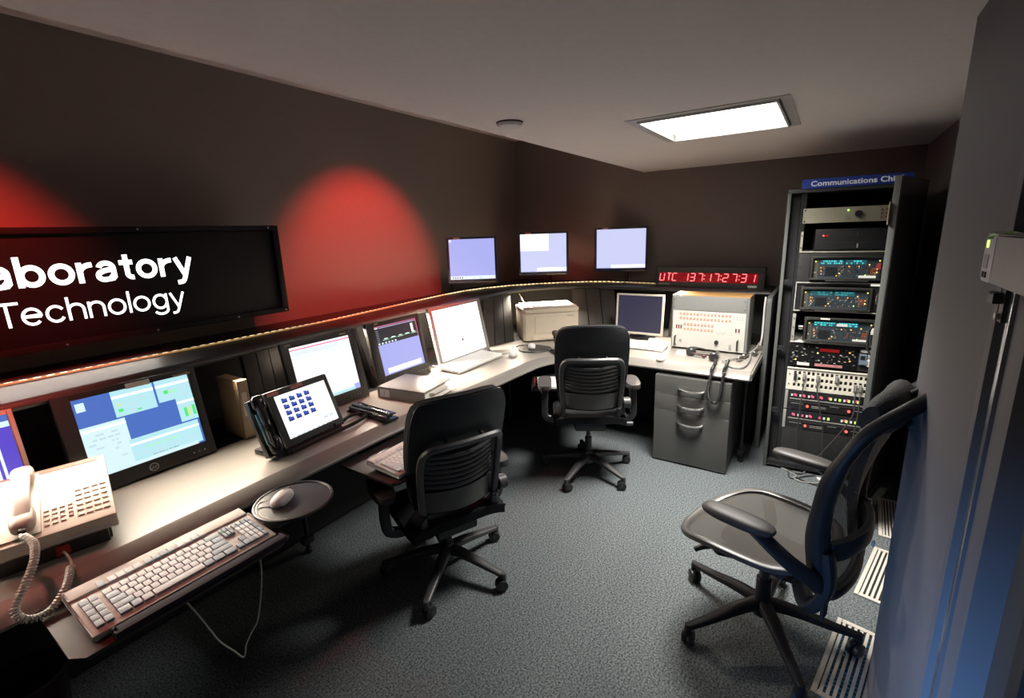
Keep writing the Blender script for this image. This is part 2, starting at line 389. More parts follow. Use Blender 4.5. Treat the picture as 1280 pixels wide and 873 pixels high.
def lean_panel(b0, b1, t0, t1, th=0.03, grooves=2, m=PANEL):
    # quad leaning back from desk line b0-b1 to shelf line t0-t1, curved slightly, with vertical grooves
    c = MB(); B0, B1, T0, T1 = Vector((*b0, 0.001)), Vector((*b1, 0.001)), Vector((*t0, 0.378)), Vector((*t1, 0.378))
    n = (B1-B0).cross(T0-B0).normalized()
    if n.x*1+n.y*1 > 0: n = -n
    k = grooves+1
    for i in range(k):
        u0, u1 = i/k+0.012, (i+1)/k-0.012
        def f(u, v, u0=u0, u1=u1):
            s = u0+(u1-u0)*(u+1)/2; p = B0.lerp(B1, s).lerp(T0.lerp(T1, s), v)
            return p + n*(0.012*math.sin(PI*s) - 0.02*math.sin(PI*v)*0)
        c.sheet(f, 4, 4, th, m, off=-n)
    def g(u, v):
        s = (u+1)/2; return B0.lerp(B1, s).lerp(T0.lerp(T1, s), v) - n*0.008
    c.sheet(g, 2, 2, th*0.6, BLK2, off=-n)
    return c.build('panel', t)
lean_panel((1.155, 2.38), (1.36, 2.385), (1.185, 2.50), (1.40, 2.51))
lean_panel((1.905, 2.385), (1.935, 2.385), (1.905, 2.52), (1.935, 2.52), grooves=0, m=BLK)
lean_panel((3.10, 2.385), (3.43, 2.285), (3.32, 2.53), (3.72, 2.51))
lean_panel((4.02, 1.96), (4.16, 1.60), (4.25, 2.13), (4.37, 1.72))
lean_panel((4.19, 1.14), (4.20, 0.98), (4.36, 1.16), (4.36, 0.98), grooves=0)
lean_panel((0.02, 2.30), (0.05, 2.30), (0.02, 2.40), (0.05, 2.40), grooves=0, m=BLK)

# rope light along the shelf
led = [(-1.2, 2.70), (-0.3, 2.71), (0.36, 2.735), (0.91, 2.72), (1.83, 2.735), (2.60, 2.82), (3.2, 2.885), (3.5, 2.885), (3.75, 2.83), (4.02, 2.70), (4.25, 2.50), (4.42, 2.30), (4.56, 2.08), (4.61, 1.90), (4.60, 1.70), (4.57, 1.345)]
t = thing('rope_light', 'thin warm rope light strip running along the top of the black shelf', 'light', (0, 0, SZ))
MB().tube([(x, y, 0.006) for x, y in led], 0.0050, mat('rope_tube', (0.7, 0.55, 0.35), 0.3, emit=(1.0, 0.58, 0.20), es=0.25), seg=8, smooth=4).build('tube', t)
c = MB(); P = [Vector((x, y, 0.0085)) for x, y in led]; bulb = glow('rope_bulb', (1.0, 0.80, 0.46), 3.2)
for a, b in zip(P, P[1:]):
    n = max(1, int((b-a).length/0.042))
    for k in range(n):
        q = a.lerp(b, (k+0.5)/n); d = (b-a).normalized()*0.012; c.tube([q-d, q+d], 0.0030, bulb, seg=6, smooth=1)
tag(c.build('bulbs', t), kind='stuff')

# ------------------------------------------------------------------ illuminated sign on the wall
SG0, SG1, SGZ0, SGZ1, SGY = -1.55, 1.66, 1.258, 1.782, 2.80
t = thing('wall_sign', 'long black illuminated sign with glowing white lettering on the red lit wall', 'sign', (0, SGY, SGZ0))
hz = SGZ1-SGZ0; sb = mat('sign_black', (0.006, 0.006, 0.007), 0.6, spec=0.2)
MB().box(SG0, SG1, 0.02, 0.12, 0.0, hz, sb, 0.004).box(SG0, SG1-0.05, 0.12, 0.245, 0.08, hz-0.08, BLK2).build('box', t)
f = MB()
for x0, x1, z0, z1 in ((SG0, SG1, 0, 0.028), (SG0, SG1, hz-0.028, hz), (SG0, SG0+0.035, 0.028, hz-0.028), (SG1-0.035, SG1, 0.028, hz-0.028)): f.box(x0, x1, 0.0, 0.02, z0, z1, sb, 0.003)
for x in (0.6, 0.95, 1.35, SG1-0.02): f.cyl((x, 0.001, 0.013), (x, -0.002, 0.013), 0.005, STEEL, seg=10)
for x in (0.95, 1.60): f.cyl((x, 0.001, hz-0.013), (x, -0.002, hz-0.013), 0.004, STEEL, seg=10)
f.build('frame', t)
lt = glow('sign_white', (1, 1, 1), 2.2)
def ell(cx, cy, rx, ry, a0, a1, n=18): return [(cx+rx*math.cos(R(a0+(a1-a0)*k/n)), cy+ry*math.sin(R(a0+(a1-a0)*k/n))) for k in range(n+1)]
def glyph(ch, w):
    h = w/2; A = 1.40; o = .02; ry = .5+o-h; rx = .53-h; cx = .53
    if ch == 'o': return [ell(cx, .5, rx, ry, 0, 360, 32)], 1.06
    if ch == 'b': return [[(h, 0), (h, A)], ell(.57, .5, .51-h, ry, 0, 360, 32)], 1.08
    if ch == 'L': return [[(h, 0), (h, A)], [(0, h), (.9, h)]], .95
    if ch == 'r': return [[(h, 0), (h, 1.0)], [(h, .50)] + ell(.66, .50, .66-h, .49-h+.01, 170, 88, 8)], .68
    if ch == 't': return [[(.33, 1.30), (.33, .34)] + ell(.33+.24, .30, .24, .30-h+.01, 180, 280, 8), [(0, 1.0-h*.85), (.64, 1.0-h*.85)]], .66
    if ch == 'y': return [[(h*.95, 1.0), (.53, .02)], [(1.04-h*.95, 1.0), (.56, .0), (.47, -.22)] + ell(.24, -.16, .23, .24-h*.2, -25, -95, 6) + [(.08, -.39+h*.1)]], 1.04
    if ch == 'a': return [ell(.48, .64, .42-h*.8, .40-h, 165, 0, 16) + [(.90-h*.8, .20)] + ell(.90-h*.8+.10, .18, .10, .18-h*.55, 180, 235, 5), [(.90-h*.8, .63), (.62, .575), (.40, .545)] + ell(.36, .30, .36-h*.8, .32-h*.9, 100, 290, 14) + [(.62, .115), (.90-h*.8, .33)]], 1.0
    if ch == 'T': return [[(0, A-h), (1.16, A-h)], [(.58, 0), (.58, A-h)]], 1.02
    if ch == 'e': return [[(h, .52), (1.0-h, .52)] + ell(.5, .5, .5-h, ry, 3, 318, 30)], 1.0
    if ch == 'c': return [ell(.5, .5, .5-h, ry, 32, 328, 28)], .96
    if ch in 'hn': return [[(h, 0), (h, A if ch == 'h' else 1.0)], [(h, .5)] + ell(.47, .60, .47-h, .42-h, 180, 0, 16) + [(.94-h, 0)]], .94
    if ch == 'l': return [[(h, 0), (h, A)]], w
    if ch == 'g': return [ell(.50, .5, .50-h, ry, 0, 360, 32), [(1.0-h, 1.0), (1.0-h, -.05)] + ell(.5, -.06, .5-h, .36-h, 0, -160, 16)], 1.0
def lettering(name, word, w, gap, x0, x1, zbase, xh, y, m, parent):
    G = []; x = 0
    for ch in word:
        st, adv = glyph(ch, w); G.append((x, st)); x += adv+gap
    W = x-gap; sx = (x1-x0)/W; mb = MB()
    for ox, st in G:
        for pl in st:
            closed = (Vector(pl[0])-Vector(pl[-1])).length < 1e-4; pts = pl[:-1] if closed else pl; n = len(pts); t = bmesh.new(); rg = []
            for i in range(n):
                a = Vector(pts[(i-1) % n] if (closed or i) else pts[0]); b = Vector(pts[(i+1) % n] if (closed or i < n-1) else pts[-1]); d = (b-a).normalized(); q = Vector((-d.y, d.x))*(w/2)
                d1 = (Vector(pts[i])-a); d2 = (b-Vector(pts[i]))
                if d1.length > 1e-6 and d2.length > 1e-6: q = q/max(.6, math.sqrt(max(.36, (1+d1.normalized().dot(d2.normalized()))/2)))
                c = Vector(pts[i]); rg.append([t.verts.new((x0+(ox+p.x)*sx, yy, zbase+p.y*xh)) for p in (c+q, c-q) for yy in (y-.0012, y)])
            for i in range(n if closed else n-1):
                A, B = rg[i], rg[(i+1) % n]
                for u, v in ((0, 2), (2, 3), (3, 1), (1, 0)): t.faces.new((A[u], A[v], B[v], B[u]))
            if not closed: t.faces.new((rg[0][0], rg[0][1], rg[0][3], rg[0][2])); t.faces.new((rg[-1][0], rg[-1][2], rg[-1][3], rg[-1][1]))
            mb.merge(t, m)
    return mb.build(name, parent, smooth=False)
lettering('bold_lettering', 'Laboratory', .245, .10, 0.318, 1.168, 1.533-SGZ0, .0915, 0.0195, lt, t)
lettering('thin_lettering', 'Technology', .155, .14, 0.405, 1.103, 1.373-SGZ0, .0745, 0.0195, lt, t)

# ------------------------------------------------------------------ monitors
SW = glow('screen_white', (1, 1, 1), 1.15); SWB = glow('screen_bluewhite', (0.86, 0.95, 1.0), 1.0); SLAV = glow('screen_lavender', (0.43, 0.45, 0.90), 1.0)
SLAV2 = glow('screen_pale_lavender', (0.63, 0.66, 0.95), 1.0); SBLUE = glow('screen_blue', (0.075, 0.17, 0.56), 1.0); SCY = glow('screen_cyan', (0.50, 0.85, 0.92), 1.0)
SCY2 = glow('screen_pale_cyan', (0.72, 0.95, 0.98), 1.0); SGR = glow('screen_green', (0.10, 0.85, 0.22), 1.0); SGR2 = glow('screen_pale_green', (0.45, 0.93, 0.60), 1.0); SDK = glow('screen_dark', (0.020, 0.018, 0.028), 1.0)
SNV = glow('screen_navy', (0.016, 0.016, 0.055), 1.0); SPK = glow('screen_pink', (0.85, 0.22, 0.42), 1.0); SVIO = glow('screen_violet', (0.10, 0.07, 0.62), 1.0); SYEL = glow('screen_yellow', (0.7, 0.85, 0.3), 1.0)
SGRY = glow('screen_grey', (0.35, 0.42, 0.50), 1.0); SMID = glow('screen_mid', (0.60, 0.78, 0.85), 1.0)
def monitor(name, label, loc, rz, W, Hh, z0, bez, m, rects, lean=12, th=0.045, tags=(), buttons=0, base='stand', group='monitors standing along the desk', neck=None, taper=0.6):
    t = thing(name, label, 'monitor', loc, rz, group)
    M = T(0, 0, z0) @ Rx(-R(lean)); l, r, tp, b = bez
    c = MB(); x0, x1 = -W/2, W/2
    c.box(x0, x0+l, -0.004, th*0.5, 0, Hh, m, 0.004, M).box(x1-r, x1, -0.004, th*0.5, 0, Hh, m, 0.004, M)
    c.box(x0+l-.003, x1-r+.003, -0.004, th*0.5, 0, b, m, 0.004, M).box(x0+l-.003, x1-r+.003, -0.004, th*0.5, Hh-tp, Hh, m, 0.004, M)
    c.box(x0+.004, x1-.004, 0.008, th*0.6, .004, Hh-.004, m, 0.004, M).box(x0+W*.15, x1-W*.15, th*0.55, th*1.5, Hh*.15, Hh*.8, BLK, 0.012, M)
    hs = c.build('housing', t)
    s = MB(); sx0, sx1, sz0, sz1 = x0+l, x1-r, b, Hh-tp
    s2 = MB()
    for i, (u0, u1, v0, v1, mm) in enumerate(rects):
        q = MB(); s.quadz(sx0+(sx1-sx0)*u0, sx0+(sx1-sx0)*u1, sz0+(sz1-sz0)*v0, sz0+(sz1-sz0)*v1, 0.0035-0.00025*min(i, 12), mm)
    bmesh.ops.transform(s.bm, matrix=M, verts=s.bm.verts)
    s.build('screen', t, smooth=False)
    for (tx, tz, tw, tz2, mm) in tags:
        MB().box(tx, tx+tw, -0.0055, -0.0042, tz, tz+tz2, mm, 0, M).build('label_tag', t)
    for k in range(buttons):
        MB().cyl((x1-r-0.015-0.022*k, -0.0042, b*0.45), (x1-r-0.015-0.022*k, -0.0062, b*0.45), 0.0035, STEEL, seg=10, M=M).build('button', t)
    if base == 'stand':
        MB().box(-W*.07, W*.07, 0.105, 0.135, 0.01, z0+Hh*0.40, BLK, 0.006).box(-W*.07, W*.07, 0.075, 0.125, z0+Hh*.12, z0+Hh*.38, BLK, 0.006).build('neck', t)
        MB().prism([(x0*.55+(0 if k else 0), 0) for k in range(0)] or [(W*.28*math.cos(2*PI*k/24), 0.11+0.10*math.sin(2*PI*k/24)) for k in range(24)], 0, 0.014, BLK, 0.004).build('base', t)
    return t, M, (sx0, sx1, sz0, sz1)
def rows(u0, u1, v0, v1, n, m, fill=0.5, seed=1):
    rg = random.Random(seed); out = []; h = (v1-v0)/n
    for k in range(n):
        u = u0
        while u < u1-0.01:
            L = rg.uniform(0.015, 0.07); 
            if u+L > u1: break
            if rg.random() < fill: out.append((u, u+L, v0+h*(k+0.25), v0+h*(k+0.7), m))
            u += L+0.012
    return out
monitor('desk_monitor', 'silver framed monitor at the left edge, partly hidden behind the beige phone', (0.105, 2.30, DZ), 0, 0.43, 0.365, 0.045, (.016, .016, .016, .02), mat('silver_bezel', (0.52, 0.48, 0.42), 0.4),
        [(0, 1, 0, 1, SVIO), (0.0, 0.86, 0.12, 0.86, SWB), (0, 1, 0.93, 1, SBLUE), (0, 1, 0.87, 0.93, SCY2), (0.88, 0.9, 0.05, 0.86, SWB), (0, 0.95, 0.0, 0.03, SWB)] + rows(0.3, .84, .2, .8, 9, SMID, .4, 3))
r = [(0, 1, 0, 1, SBLUE), (0.0, 0.36, 0.0, 0.64, SCY2), (0.30, 0.66, 0.66, 1, SCY), (0.68, 1, 0.70, 1, SCY), (0.83, 1, 0.36, 0.70, SCY), (0.34, 0.98, 0.02, 0.34, SCY), (0.02, 0.09, 0.84, 0.95, SCY2), (0.0, 0.36, 0.57, 0.60, SW), (0.30, 0.66, 0.90, 0.935, SW), (0.68, 1, 0.90, 0.935, SW), (0.34, 0.98, 0.25, 0.28, SW), (0.83, 1, 0.62, 0.65, SW), (0, .93, 0, 0.045, SCY2)]
r += [(0.33, 0.37, 0.72, 0.76, SGR), (0.33, 0.36, 0.80, 0.83, SYEL), (0.74, 0.78, 0.80, 0.85, SGR), (0.78, 0.86, 0.80, 0.84, SGR2), (0.88, 0.91, 0.42, 0.55, SGR), (0.915, 0.94, 0.42, 0.55, SYEL), (0.96, 0.99, 0.42, 0.56, SGR), (0.48, .52, .69, .71, SGR)]
r += [(0.46+0.05*k, 0.49+0.05*k, 0.17, 0.20, SGR2) for k in range(7)] + rows(.36, .96, .08, .15, 2, SMID, .6, 8) + rows(.32, .64, .70, .88, 5, SMID, .35, 9) + rows(.70, .98, .73, .88, 4, SMID, .35, 10) + rows(.03, .33, .1, .54, 8, SMID, .3, 11) + rows(.5, .75, .05, .075, 1, SGRY, .9, 12) + rows(.84, .99, .56, .61, 2, SMID, .5, 13)
tm, M, sc = monitor('desk_monitor', 'wide black monitor showing blue desktop with pale green windows, left of the tan box', (0.665, 2.295, DZ), 0, 0.49, 0.405, 0.006, (.055, .032, .026, .062), BEZ, r,
        tags=((-0.015, 0.376, 0.085, 0.022, PAPER), (0.155, 0.379, 0.07, 0.010, TAN)), buttons=3)
MB().cyl((0.0, -0.0042, 0.030), (0.0, -0.0065, 0.030), 0.017, STEEL, seg=24, M=M).cyl((0.0, -0.0063, 0.030), (0.0, -0.0072, 0.030), 0.014, mat('badge_dark', (0.09, 0.09, 0.09), 0.3, metal=0.6), seg=24, M=M).build('badge', tm)
c = MB()
for i, (bx, bz) in enumerate(((-.009, .026), (-.003, .031), (.003, .027), (.009, .032))): c.box(bx-.0035, bx+.0035, -.0077, -.0070, bz-.0012, bz+.0012, STEEL, 0, M)
c.build('badge_mark', tm)
monitor('desk_monitor', 'black monitor with white page and pink top stripe, behind the black touchscreen phone', (1.565, 2.295, DZ), 0, 0.475, 0.425, 0.0, (.045, .045, .034, .066), BEZ,
        [(0, 1, 0, 1, SW), (0, 1, 0.945, 0.965, SPK), (0, 1, 0.80, 0.815, SCY2), (0.02, .8, .84, .925, SWB), (0, 0.90, 0, 0.05, SCY), (0.9, 1, 0, .10, SLAV), (0.04, .9, .06, .09, SWB)] + rows(.3, .88, .01, .045, 1, SMID, .7, 2),
        tags=((-0.215, 0.402, 0.035, 0.012, TAN), (0.13, 0.402, 0.045, 0.010, TAN)), buttons=4)
r = [(0, 1, 0, 1, SLAV), (0, 1, 0.62, 1, SDK), (0, 1, 0.985, 1, SPK), (0.10, 0.98, 0.955, 0.968, SLAV2), (.985, 1, .62, 1, SPK), (0.84, 0.90, 0.74, 0.92, SW), (0, .08, .955, .975, SW)]
for k in range(5): r += [(0.14+0.17*k, 0.28+0.17*k, 0.70+(k % 2)*.01, 0.715+(k % 2)*.01, SGR2), (0.17+0.17*k, 0.25+0.17*k, 0.725, 0.74, SW)]
for k in range(6): r += [(0.02+0.075*k, 0.06+0.075*k, 0.63, 0.665, SWB)]
for k in range(7): r += [(0.02, 0.07, 0.69+.035*k, 0.70+.035*k, SGRY)]
r += [(0.10, 0.92, 0.03, 0.13, SW)] + rows(.12, .9, .06, .1, 1, SMID, .6, 5)
monitor('desk_monitor', 'black monitor split between a dark graph window and lavender desktop, behind the grey binder', (2.125, 2.295, DZ), 0, 0.465, 0.43, 0.0, (.062, .034, .03, .078), BEZ, r, tags=((-0.165, 0.412, 0.03, 0.012, TAN),), buttons=4)
SILV = mat('brushed_silver', (0.50, 0.47, 0.43), 0.38, metal=0.35)
tm, M, sc = monitor('desk_monitor', 'large silver monitor glowing plain white above the white desk keyboard', (2.745, 2.28, DZ), 0, 0.605, 0.435, 0.012, (.034, .034, .024, .030), SILV, [(0, 1, 0, 1, glow('screen_blaze', (1, 1, 1), 1.8))], base=None, th=0.04)
for sx in (-1, 1): MB().tube([(sx*0.27, 0.01, 0.03), (sx*0.275, -0.035, 0.006), (sx*0.28, 0.02, 0.004), (sx*0.28, 0.10, 0.005)], 0.006, mat('clear_foot', (0.35, 0.34, 0.33), 0.2, metal=0.4), seg=8).build('foot', tm)
MB().tube([(0, 0.03, 0.16), (0, 0.13, 0.05), (0, 0.16, 0.006)], 0.012, SILV).build('rear_foot', tm)
tm, M, sc = monitor('desk_monitor', 'square silver framed monitor with dark navy screen between printer and white control box', (3.93, 1.325, DZ), -R(90), 0.415, 0.35, 0.05, (.016, .016, .015, .020), mat('pale_silver', (0.68, 0.62, 0.53), 0.4),
        [(0, 1, 0, 1, SNV), (0.03, .045, .05, .075, SPK), (.055, .08, .05, .07, SPK), (.09, .10, .045, .075, SPK), (.11, .15, .05, .072, SPK), (.16, .2, .048, .07, SPK)], lean=5)
def shelf_monitor(label, cx, cy, rz, W, Hh, z0, rects, pole, side_tag):
    bz = .022 if not side_tag else .022
    t, M, sc = monitor('shelf_monitor', label, (cx, cy, SZ), rz, W, Hh, z0-SZ, (bz, bz, .018, .034), NAVY, rects, lean=0, base=None, th=0.035, tags=((-W*.35, Hh-.016, .055, .014, PINK), (W*.05, .004, W*.4, .006, TAN)), group='monitors on the black shelf')
    L = Matrix.Rotation(-rz, 4, 'Z') @ Vector((pole[0]-cx, pole[1]-cy, 0))
    MB().cyl((L.x, L.y, 0), (L.x, L.y, z0-SZ+Hh*.5), 0.017, BLK, seg=14).build('pole', t)
    MB().lathe([(0, 0), (0.055, 0), (0.055, 0.006), (0.02, 0.012), (0, 0.012)], BLK, 20, T(L.x, L.y, 0)).build('base', t)
    if (L.y > 0.09): MB().tube([(L.x, L.y, z0-SZ+Hh*.48), (L.x*.5, (L.y+.05)/2, z0-SZ+Hh*.48), (0, 0.05, z0-SZ+Hh*.48)], 0.014, BLK, seg=10, smooth=3).build('arm', t)
    if side_tag:
        MB().box(-W/2-.0008, -W/2, 0.002, 0.014, Hh*.78, Hh*.97, side_tag, 0, M=M).build('side_label', t)
    return t
shelf_monitor('leftmost of the three monitors on the black shelf, lavender screen with bottom icon bar', 3.335, 2.645, -R(55), 0.445, 0.405, 1.262,
              [(0, 1, 0, 1, SLAV), (0, 1, 0, .085, SWB), (0.01, .05, .93, .985, SW)] + [(0.05+.05*k, .075+.05*k, .025, .06, SNV) for k in range(5)] + [(.34, .36, 0, .085, SMID), (.5, .54, .03, .055, SMID), (.64, .7, .02, .05, SCY)], (3.40, 2.955), PAPER)
shelf_monitor('middle of the three monitors on the black shelf, white window filling its upper left', 4.15, 2.385, -R(61.5), 0.50, 0.425, 1.262,
              [(0, 1, 0, 1, SLAV2), (0, .62, .56, 1, SW), (.36, 1, 0.02, .11, SW), (0.0, .3, 0, .02, SLAV)], (4.50, 2.49), mat('orange_tag', (0.75, 0.16, 0.03), 0.5))
shelf_monitor('rightmost of the three monitors on the black shelf, pale screen beside the red clock', 4.545, 1.728, -R(69), 0.515, 0.432, 1.275,
              [(0, 1, 0, 1, SLAV2), (.30, 1, 0.01, .09, SW), (0, .3, 0, .02, SLAV)], (4.645, 1.70), None)

# ------------------------------------------------------------------ printer
t = thing('printer', 'cream desktop laser printer standing in the console corner', 'printer', (3.577, 1.985, DZ), -R(47))
W, Dp, Hh = 0.50, 0.37, 0.305
c = MB().prism([(-W/2, .03), (-W/2+.02, 0.006), (-W/2+.06, 0), (W/2-.03, 0), (W/2, .02), (W/2, Dp), (-W/2, Dp)], 0.012, Hh-.05, CREAM, 0.006)
c.prism([(-W/2-.004, .03), (-W/2+.02, -.002), (-W/2+.06, -.008), (W/2-.03, -.008), (W/2+.004, .02), (W/2+.004, Dp), (-W/2-.004, Dp)], Hh-.048, Hh-.014, CREAM, 0.006)
c.box(-W/2+.02, W/2-.01, .03, Dp-.01, Hh-.016, Hh, CREAM, .006)
for x in (-.2, .2):
    for y in (.05, .32): c.cyl((x, y, 0), (x, y, .014), .016, BLK, seg=10)
c.build('body', t)
MB().box(-W/2+.10, W/2-.10, -.0045, .004, .075, Hh-.075, CREAM, .003).build('front_door', t)
MB().box(-W/2+.075, W/2-.03, -.0050, .004, .020, .070, CREAM, .003).build('paper_drawer', t)
MB().box(.14, .20, -.0055, -.0030, Hh-.085, Hh-.080, GREYP).build('name_strip', t)
MB().prism([(-W/2+.005, .03), (-W/2+.03, 0.02), (-W/2+.06, 0.015), (-W/2+.09, .02), (-W/2+.09, .10), (-W/2+.01, .10)], Hh-.004, Hh+.004, mat('amber_panel', (0.35, 0.2, 0.1), 0.5)).cyl((-W/2+.05, .04, Hh), (-W/2+.05, .04, Hh+.007), .008, BLK).build('control_panel', t)
c = MB(); c.tube([(3.74, 2.32, DZ+Hh-.02), (3.72, 2.36, DZ+Hh+.01), (3.80, 2.44, DZ+Hh+.04), (3.80, 2.46, SZ-.04)], 0.0035, BEIGE)
tag(c.build('printer_cable'), 'thin tan cable rising behind the cream printer to the shelf', 'cable')

# ------------------------------------------------------------------ white control box, clock
t = thing('control_box', 'white faced radio control box with rows of red buttons, under the red clock', 'control unit', (3.772, 0.727, DZ), -R(90))
W, Hh, Dp = 0.555, 0.428, 0.26; x0, x1 = -W/2, W/2
CB = mat('control_grey', (0.20, 0.20, 0.19), 0.5); CW = mat('control_white', (0.56, 0.545, 0.50), 0.45)
c = MB().box(x0, x1, .006, Dp, .010, Hh, CB, .005)
for x in (-.22, .22):
    for y in (.05, .22): c.cyl((x, y, 0), (x, y, .012), .016, BLK, seg=12)
c.build('case', t)
MB().box(x0+.001, x1-.001, .01, Dp-.005, Hh-.002, Hh+.003, mat('wood_top', (0.45, 0.25, 0.09), 0.5, nscale=12, nvar=.3), .001).build('wood_lid', t)
MB().box(x0+.012, x1-.018, -.002, .008, .315, Hh-.006, mat('control_grey_plate', (0.235, 0.235, 0.225), 0.5), .002).build('upper_plate', t)
c = MB()
for x in (x0+.02, x1-.03):
    for z in (.335, Hh-.03): c.cyl((x, -.002, z), (x, -.004, z), .004, BLK, seg=8)
c.build('plate_screws', t)
fp = MB().box(x0+.012, x1-.018, -.004, .008, .016, .312, CW, .002).build('front_plate', t)
RB = mat('button_red', (0.72, 0.16, 0.08), 0.45); RBC = mat('button_centre', (0.85, 0.55, 0.42), 0.5)
def pbtn(x, z, w=.013, h=.015):
    MB().box(x-w/2, x+w/2, -.008, -.0038, z-h/2, z+h/2, RB, .001).box(x-w/2+.003, x+w/2-.003, -.0092, -.0078, z-h/2+.003, z+h/2-.003, RBC).build('push_button', fp)
for j in range(2):
    for k in range(15): pbtn(x0+.073+.0255*k, .288-.036*j)
    for k in range(9): pbtn(x0+.106+.0255*k, .205-.038*j)
c = MB()
for j in range(2):
    for k in range(4): c.box(x0+.455+.019*k, x0+.461+.019*k, -.006, -.0038, .279-.017*j, .285-.017*j, mat('dot_blue', (0.25, 0.3, 0.4), 0.5))
for k in range(5): c.box(x0+.34+.014*k, x0+.346+.014*k, -.006, -.0038, .156-(k % 2)*.012, .160-(k % 2)*.012, GREYP)
c.build('indicator_dots', fp)
for x in (x0+.045, x0+.062, x0+.080, x0+.476, x0+.497): MB().box(x-.005, x+.005, -.007, -.0038, .168, .196, mat('meter_dark', (0.16, 0.03, 0.03), 0.4), .001).build('meter', fp)
for x in (x0+.040, x1-.062): MB().tube([(x, -.004, .035), (x, -.030, .035), (x, -.030, .105), (x, -.004, .105)], .006, BLK, smooth=1, seg=8).build('handle', fp)
MB().cyl((x0+.345, -.004, .080), (x0+.345, -.020, .080), .016, BLK, r1=.012, seg=18).build('knob', fp)
MB().box(x0+.07, x0+.088, -.010, -.0038, .062, .082, GREYP, .002).box(x0+.435, x0+.450, -.012, -.0038, .035, .072, GREYP, .002).build('jack', fp)

t = thing('led_clock', 'long black digital clock with red digits reading UTC time on the shelf', 'clock', (4.425, 0.884, SZ), -R(90))
W, Hh = 0.905, 0.180; x0, x1 = -W/2, W/2
CK = mat('clock_case', (0.045, 0.045, 0.042), 0.5)
MB().box(x0, x1, .012, .13, .0, Hh, CK, .004).box(x0, x1, 0, .014, Hh-.05, Hh, CK, .003).box(x0, x1, 0, .014, 0, .045, CK, .003).box(x0, x0+.03, 0, .014, .045, Hh-.05, CK, .002).box(x1-.05, x1, 0, .014, .045, Hh-.05, CK, .002).build('case', t)
wn = MB().box(x0+.03, x1-.05, .008, .013, .045, Hh-.05, mat('clock_window', (0.06, 0.0, 0.002), 0.25, emit=(0.20, 0.0, 0.004), es=1.0)).build('window', t)
DG = glow('clock_digit', (1.0, 0.16, 0.17), 2.2)
SEGS = {'0': 'abcdef', '1': 'bc', '2': 'abged', '3': 'abgcd', '7': 'abc', 'U': 'bcdef', 'C': 'adef', 'T': 'ax', ':': ':'}
def seven(c, ch, x, z, w, h):
    th = .0075
    def P(px, pz): return (x+px+pz*0.12, .0065, z+pz)
    L = {'a': ((0, h), (w, h)), 'b': ((w, h), (w, h/2)), 'c': ((w, h/2), (w, 0)), 'd': ((0, 0), (w, 0)), 'e': ((0, 0), (0, h/2)), 'f': ((0, h/2), (0, h)), 'g': ((0, h/2), (w, h/2)), 'x': ((w/2, 0), (w/2, h))}
    if ch == ':':
        for q in (h*.28, h*.75): c.tube([P(0, q-.004), P(0, q+.004)], .0048, DG, seg=6, smooth=1)
        return
    for k in SEGS[ch]:
        (a0, b0), (a1, b1) = L[k]; A, B = Vector(P(a0, b0)), Vector(P(a1, b1)); d = (B-A).normalized()*.003
        c.tube([A+d, B-d], .0042, DG, seg=6, smooth=1)
px = {0: ('U', .034), 1: ('T', .096), 2: ('C', .147), 3: ('1', .246), 4: ('3', .304), 5: ('7', .370), 6: (':', .424), 7: ('1', .440), 8: ('7', .504), 9: (':', .560), 10: ('2', .578), 11: ('7', .648), 12: (':', .706), 13: ('3', .722), 14: ('1', .788)}
for k, (ch, x) in px.items():
    c = MB(); seven(c, ch, x0+x, .057, .038, .066); c.build('digit' if ch not in 'UTC:' else ('colon' if ch == ':' else 'letter'), wn)
MB().box(x1-.125, x1-.055, -.0015, .001, .010, .030, PAPER).build('white_label', t)
MB().box(x0+.025, x0+.13, -.0012, .001, .020, .032, mat('name_plate', (0.22, 0.22, 0.22), 0.4)).build('name_plate', t)

# ------------------------------------------------------------------ beige operator phone, left
t = thing('desk_phone', 'large beige operator phone with handset on black base, left end of the desk', 'telephone', (0.19, 1.93, DZ), R(-13))
M = T(0, 0, .05) @ Rx(R(11)); PL, PW = -.10, .235
MB().box(PL+.012, PW-.022, .035, .36, 0, .052, BLK, .006).prism([(.02, 0), (.36, 0), (.36, .12), (.02, .055)], PL+.03, .205, BLK, .004, M=Matrix(((0, 0, 1, 0), (1, 0, 0, 0), (0, 1, 0, 0), (0, 0, 0, 1)))).build('base', t)
PB = mat('phone_beige', (0.60, 0.53, 0.44), 0.45)
bd = MB().box(PL, PW, 0, .40, 0, .052, PB, .008, M).box(PL+.01, .058, .02, .375, .050, .058, PB, .006, M).build('body', t)
MB().box(PL+.02, PW-.02, .366, .390, .0515, .054, mat('brown_strip', (0.22, 0.075, 0.045), 0.5), 0, M).build('brown_strip', t)
KC = mat('phone_key', (0.47, 0.42, 0.36), 0.5); KD = mat('phone_key_dark', (0.30, 0.10, 0.08), 0.5)
for j in range(6):
    for k in range(4): MB().box(.142+.0215*k, .159+.0215*k, .045+.030*j, .058+.030*j, .051, .0555, KC, .0015, M).build('line_key', t)
for j in range(4):
    for k in range(3): MB().box(.064+.019*k, .077+.019*k, .045+.026*j, .058+.026*j, .051, .056, KC, .0015, M).build('dial_key', t)
for j in range(4): MB().box(.122, .133, .058+.021*j, .074+.021*j, .051, .056, KD, .0015, M).build('red_key', t)
MB().box(.07, .215, .28, .345, .0515, .0535, mat('phone_window', (0.70, 0.63, 0.55), 0.35), .001, M).build('display', t)
HB = mat('handset_beige', (0.46, 0.385, 0.33), 0.42); HX = .022
h = MB().blob((HX, .07, .084), (.030, .055, .022), HB, 3.2, M=M).blob((HX, .33, .084), (.030, .045, .022), HB, 3.2, M=M)
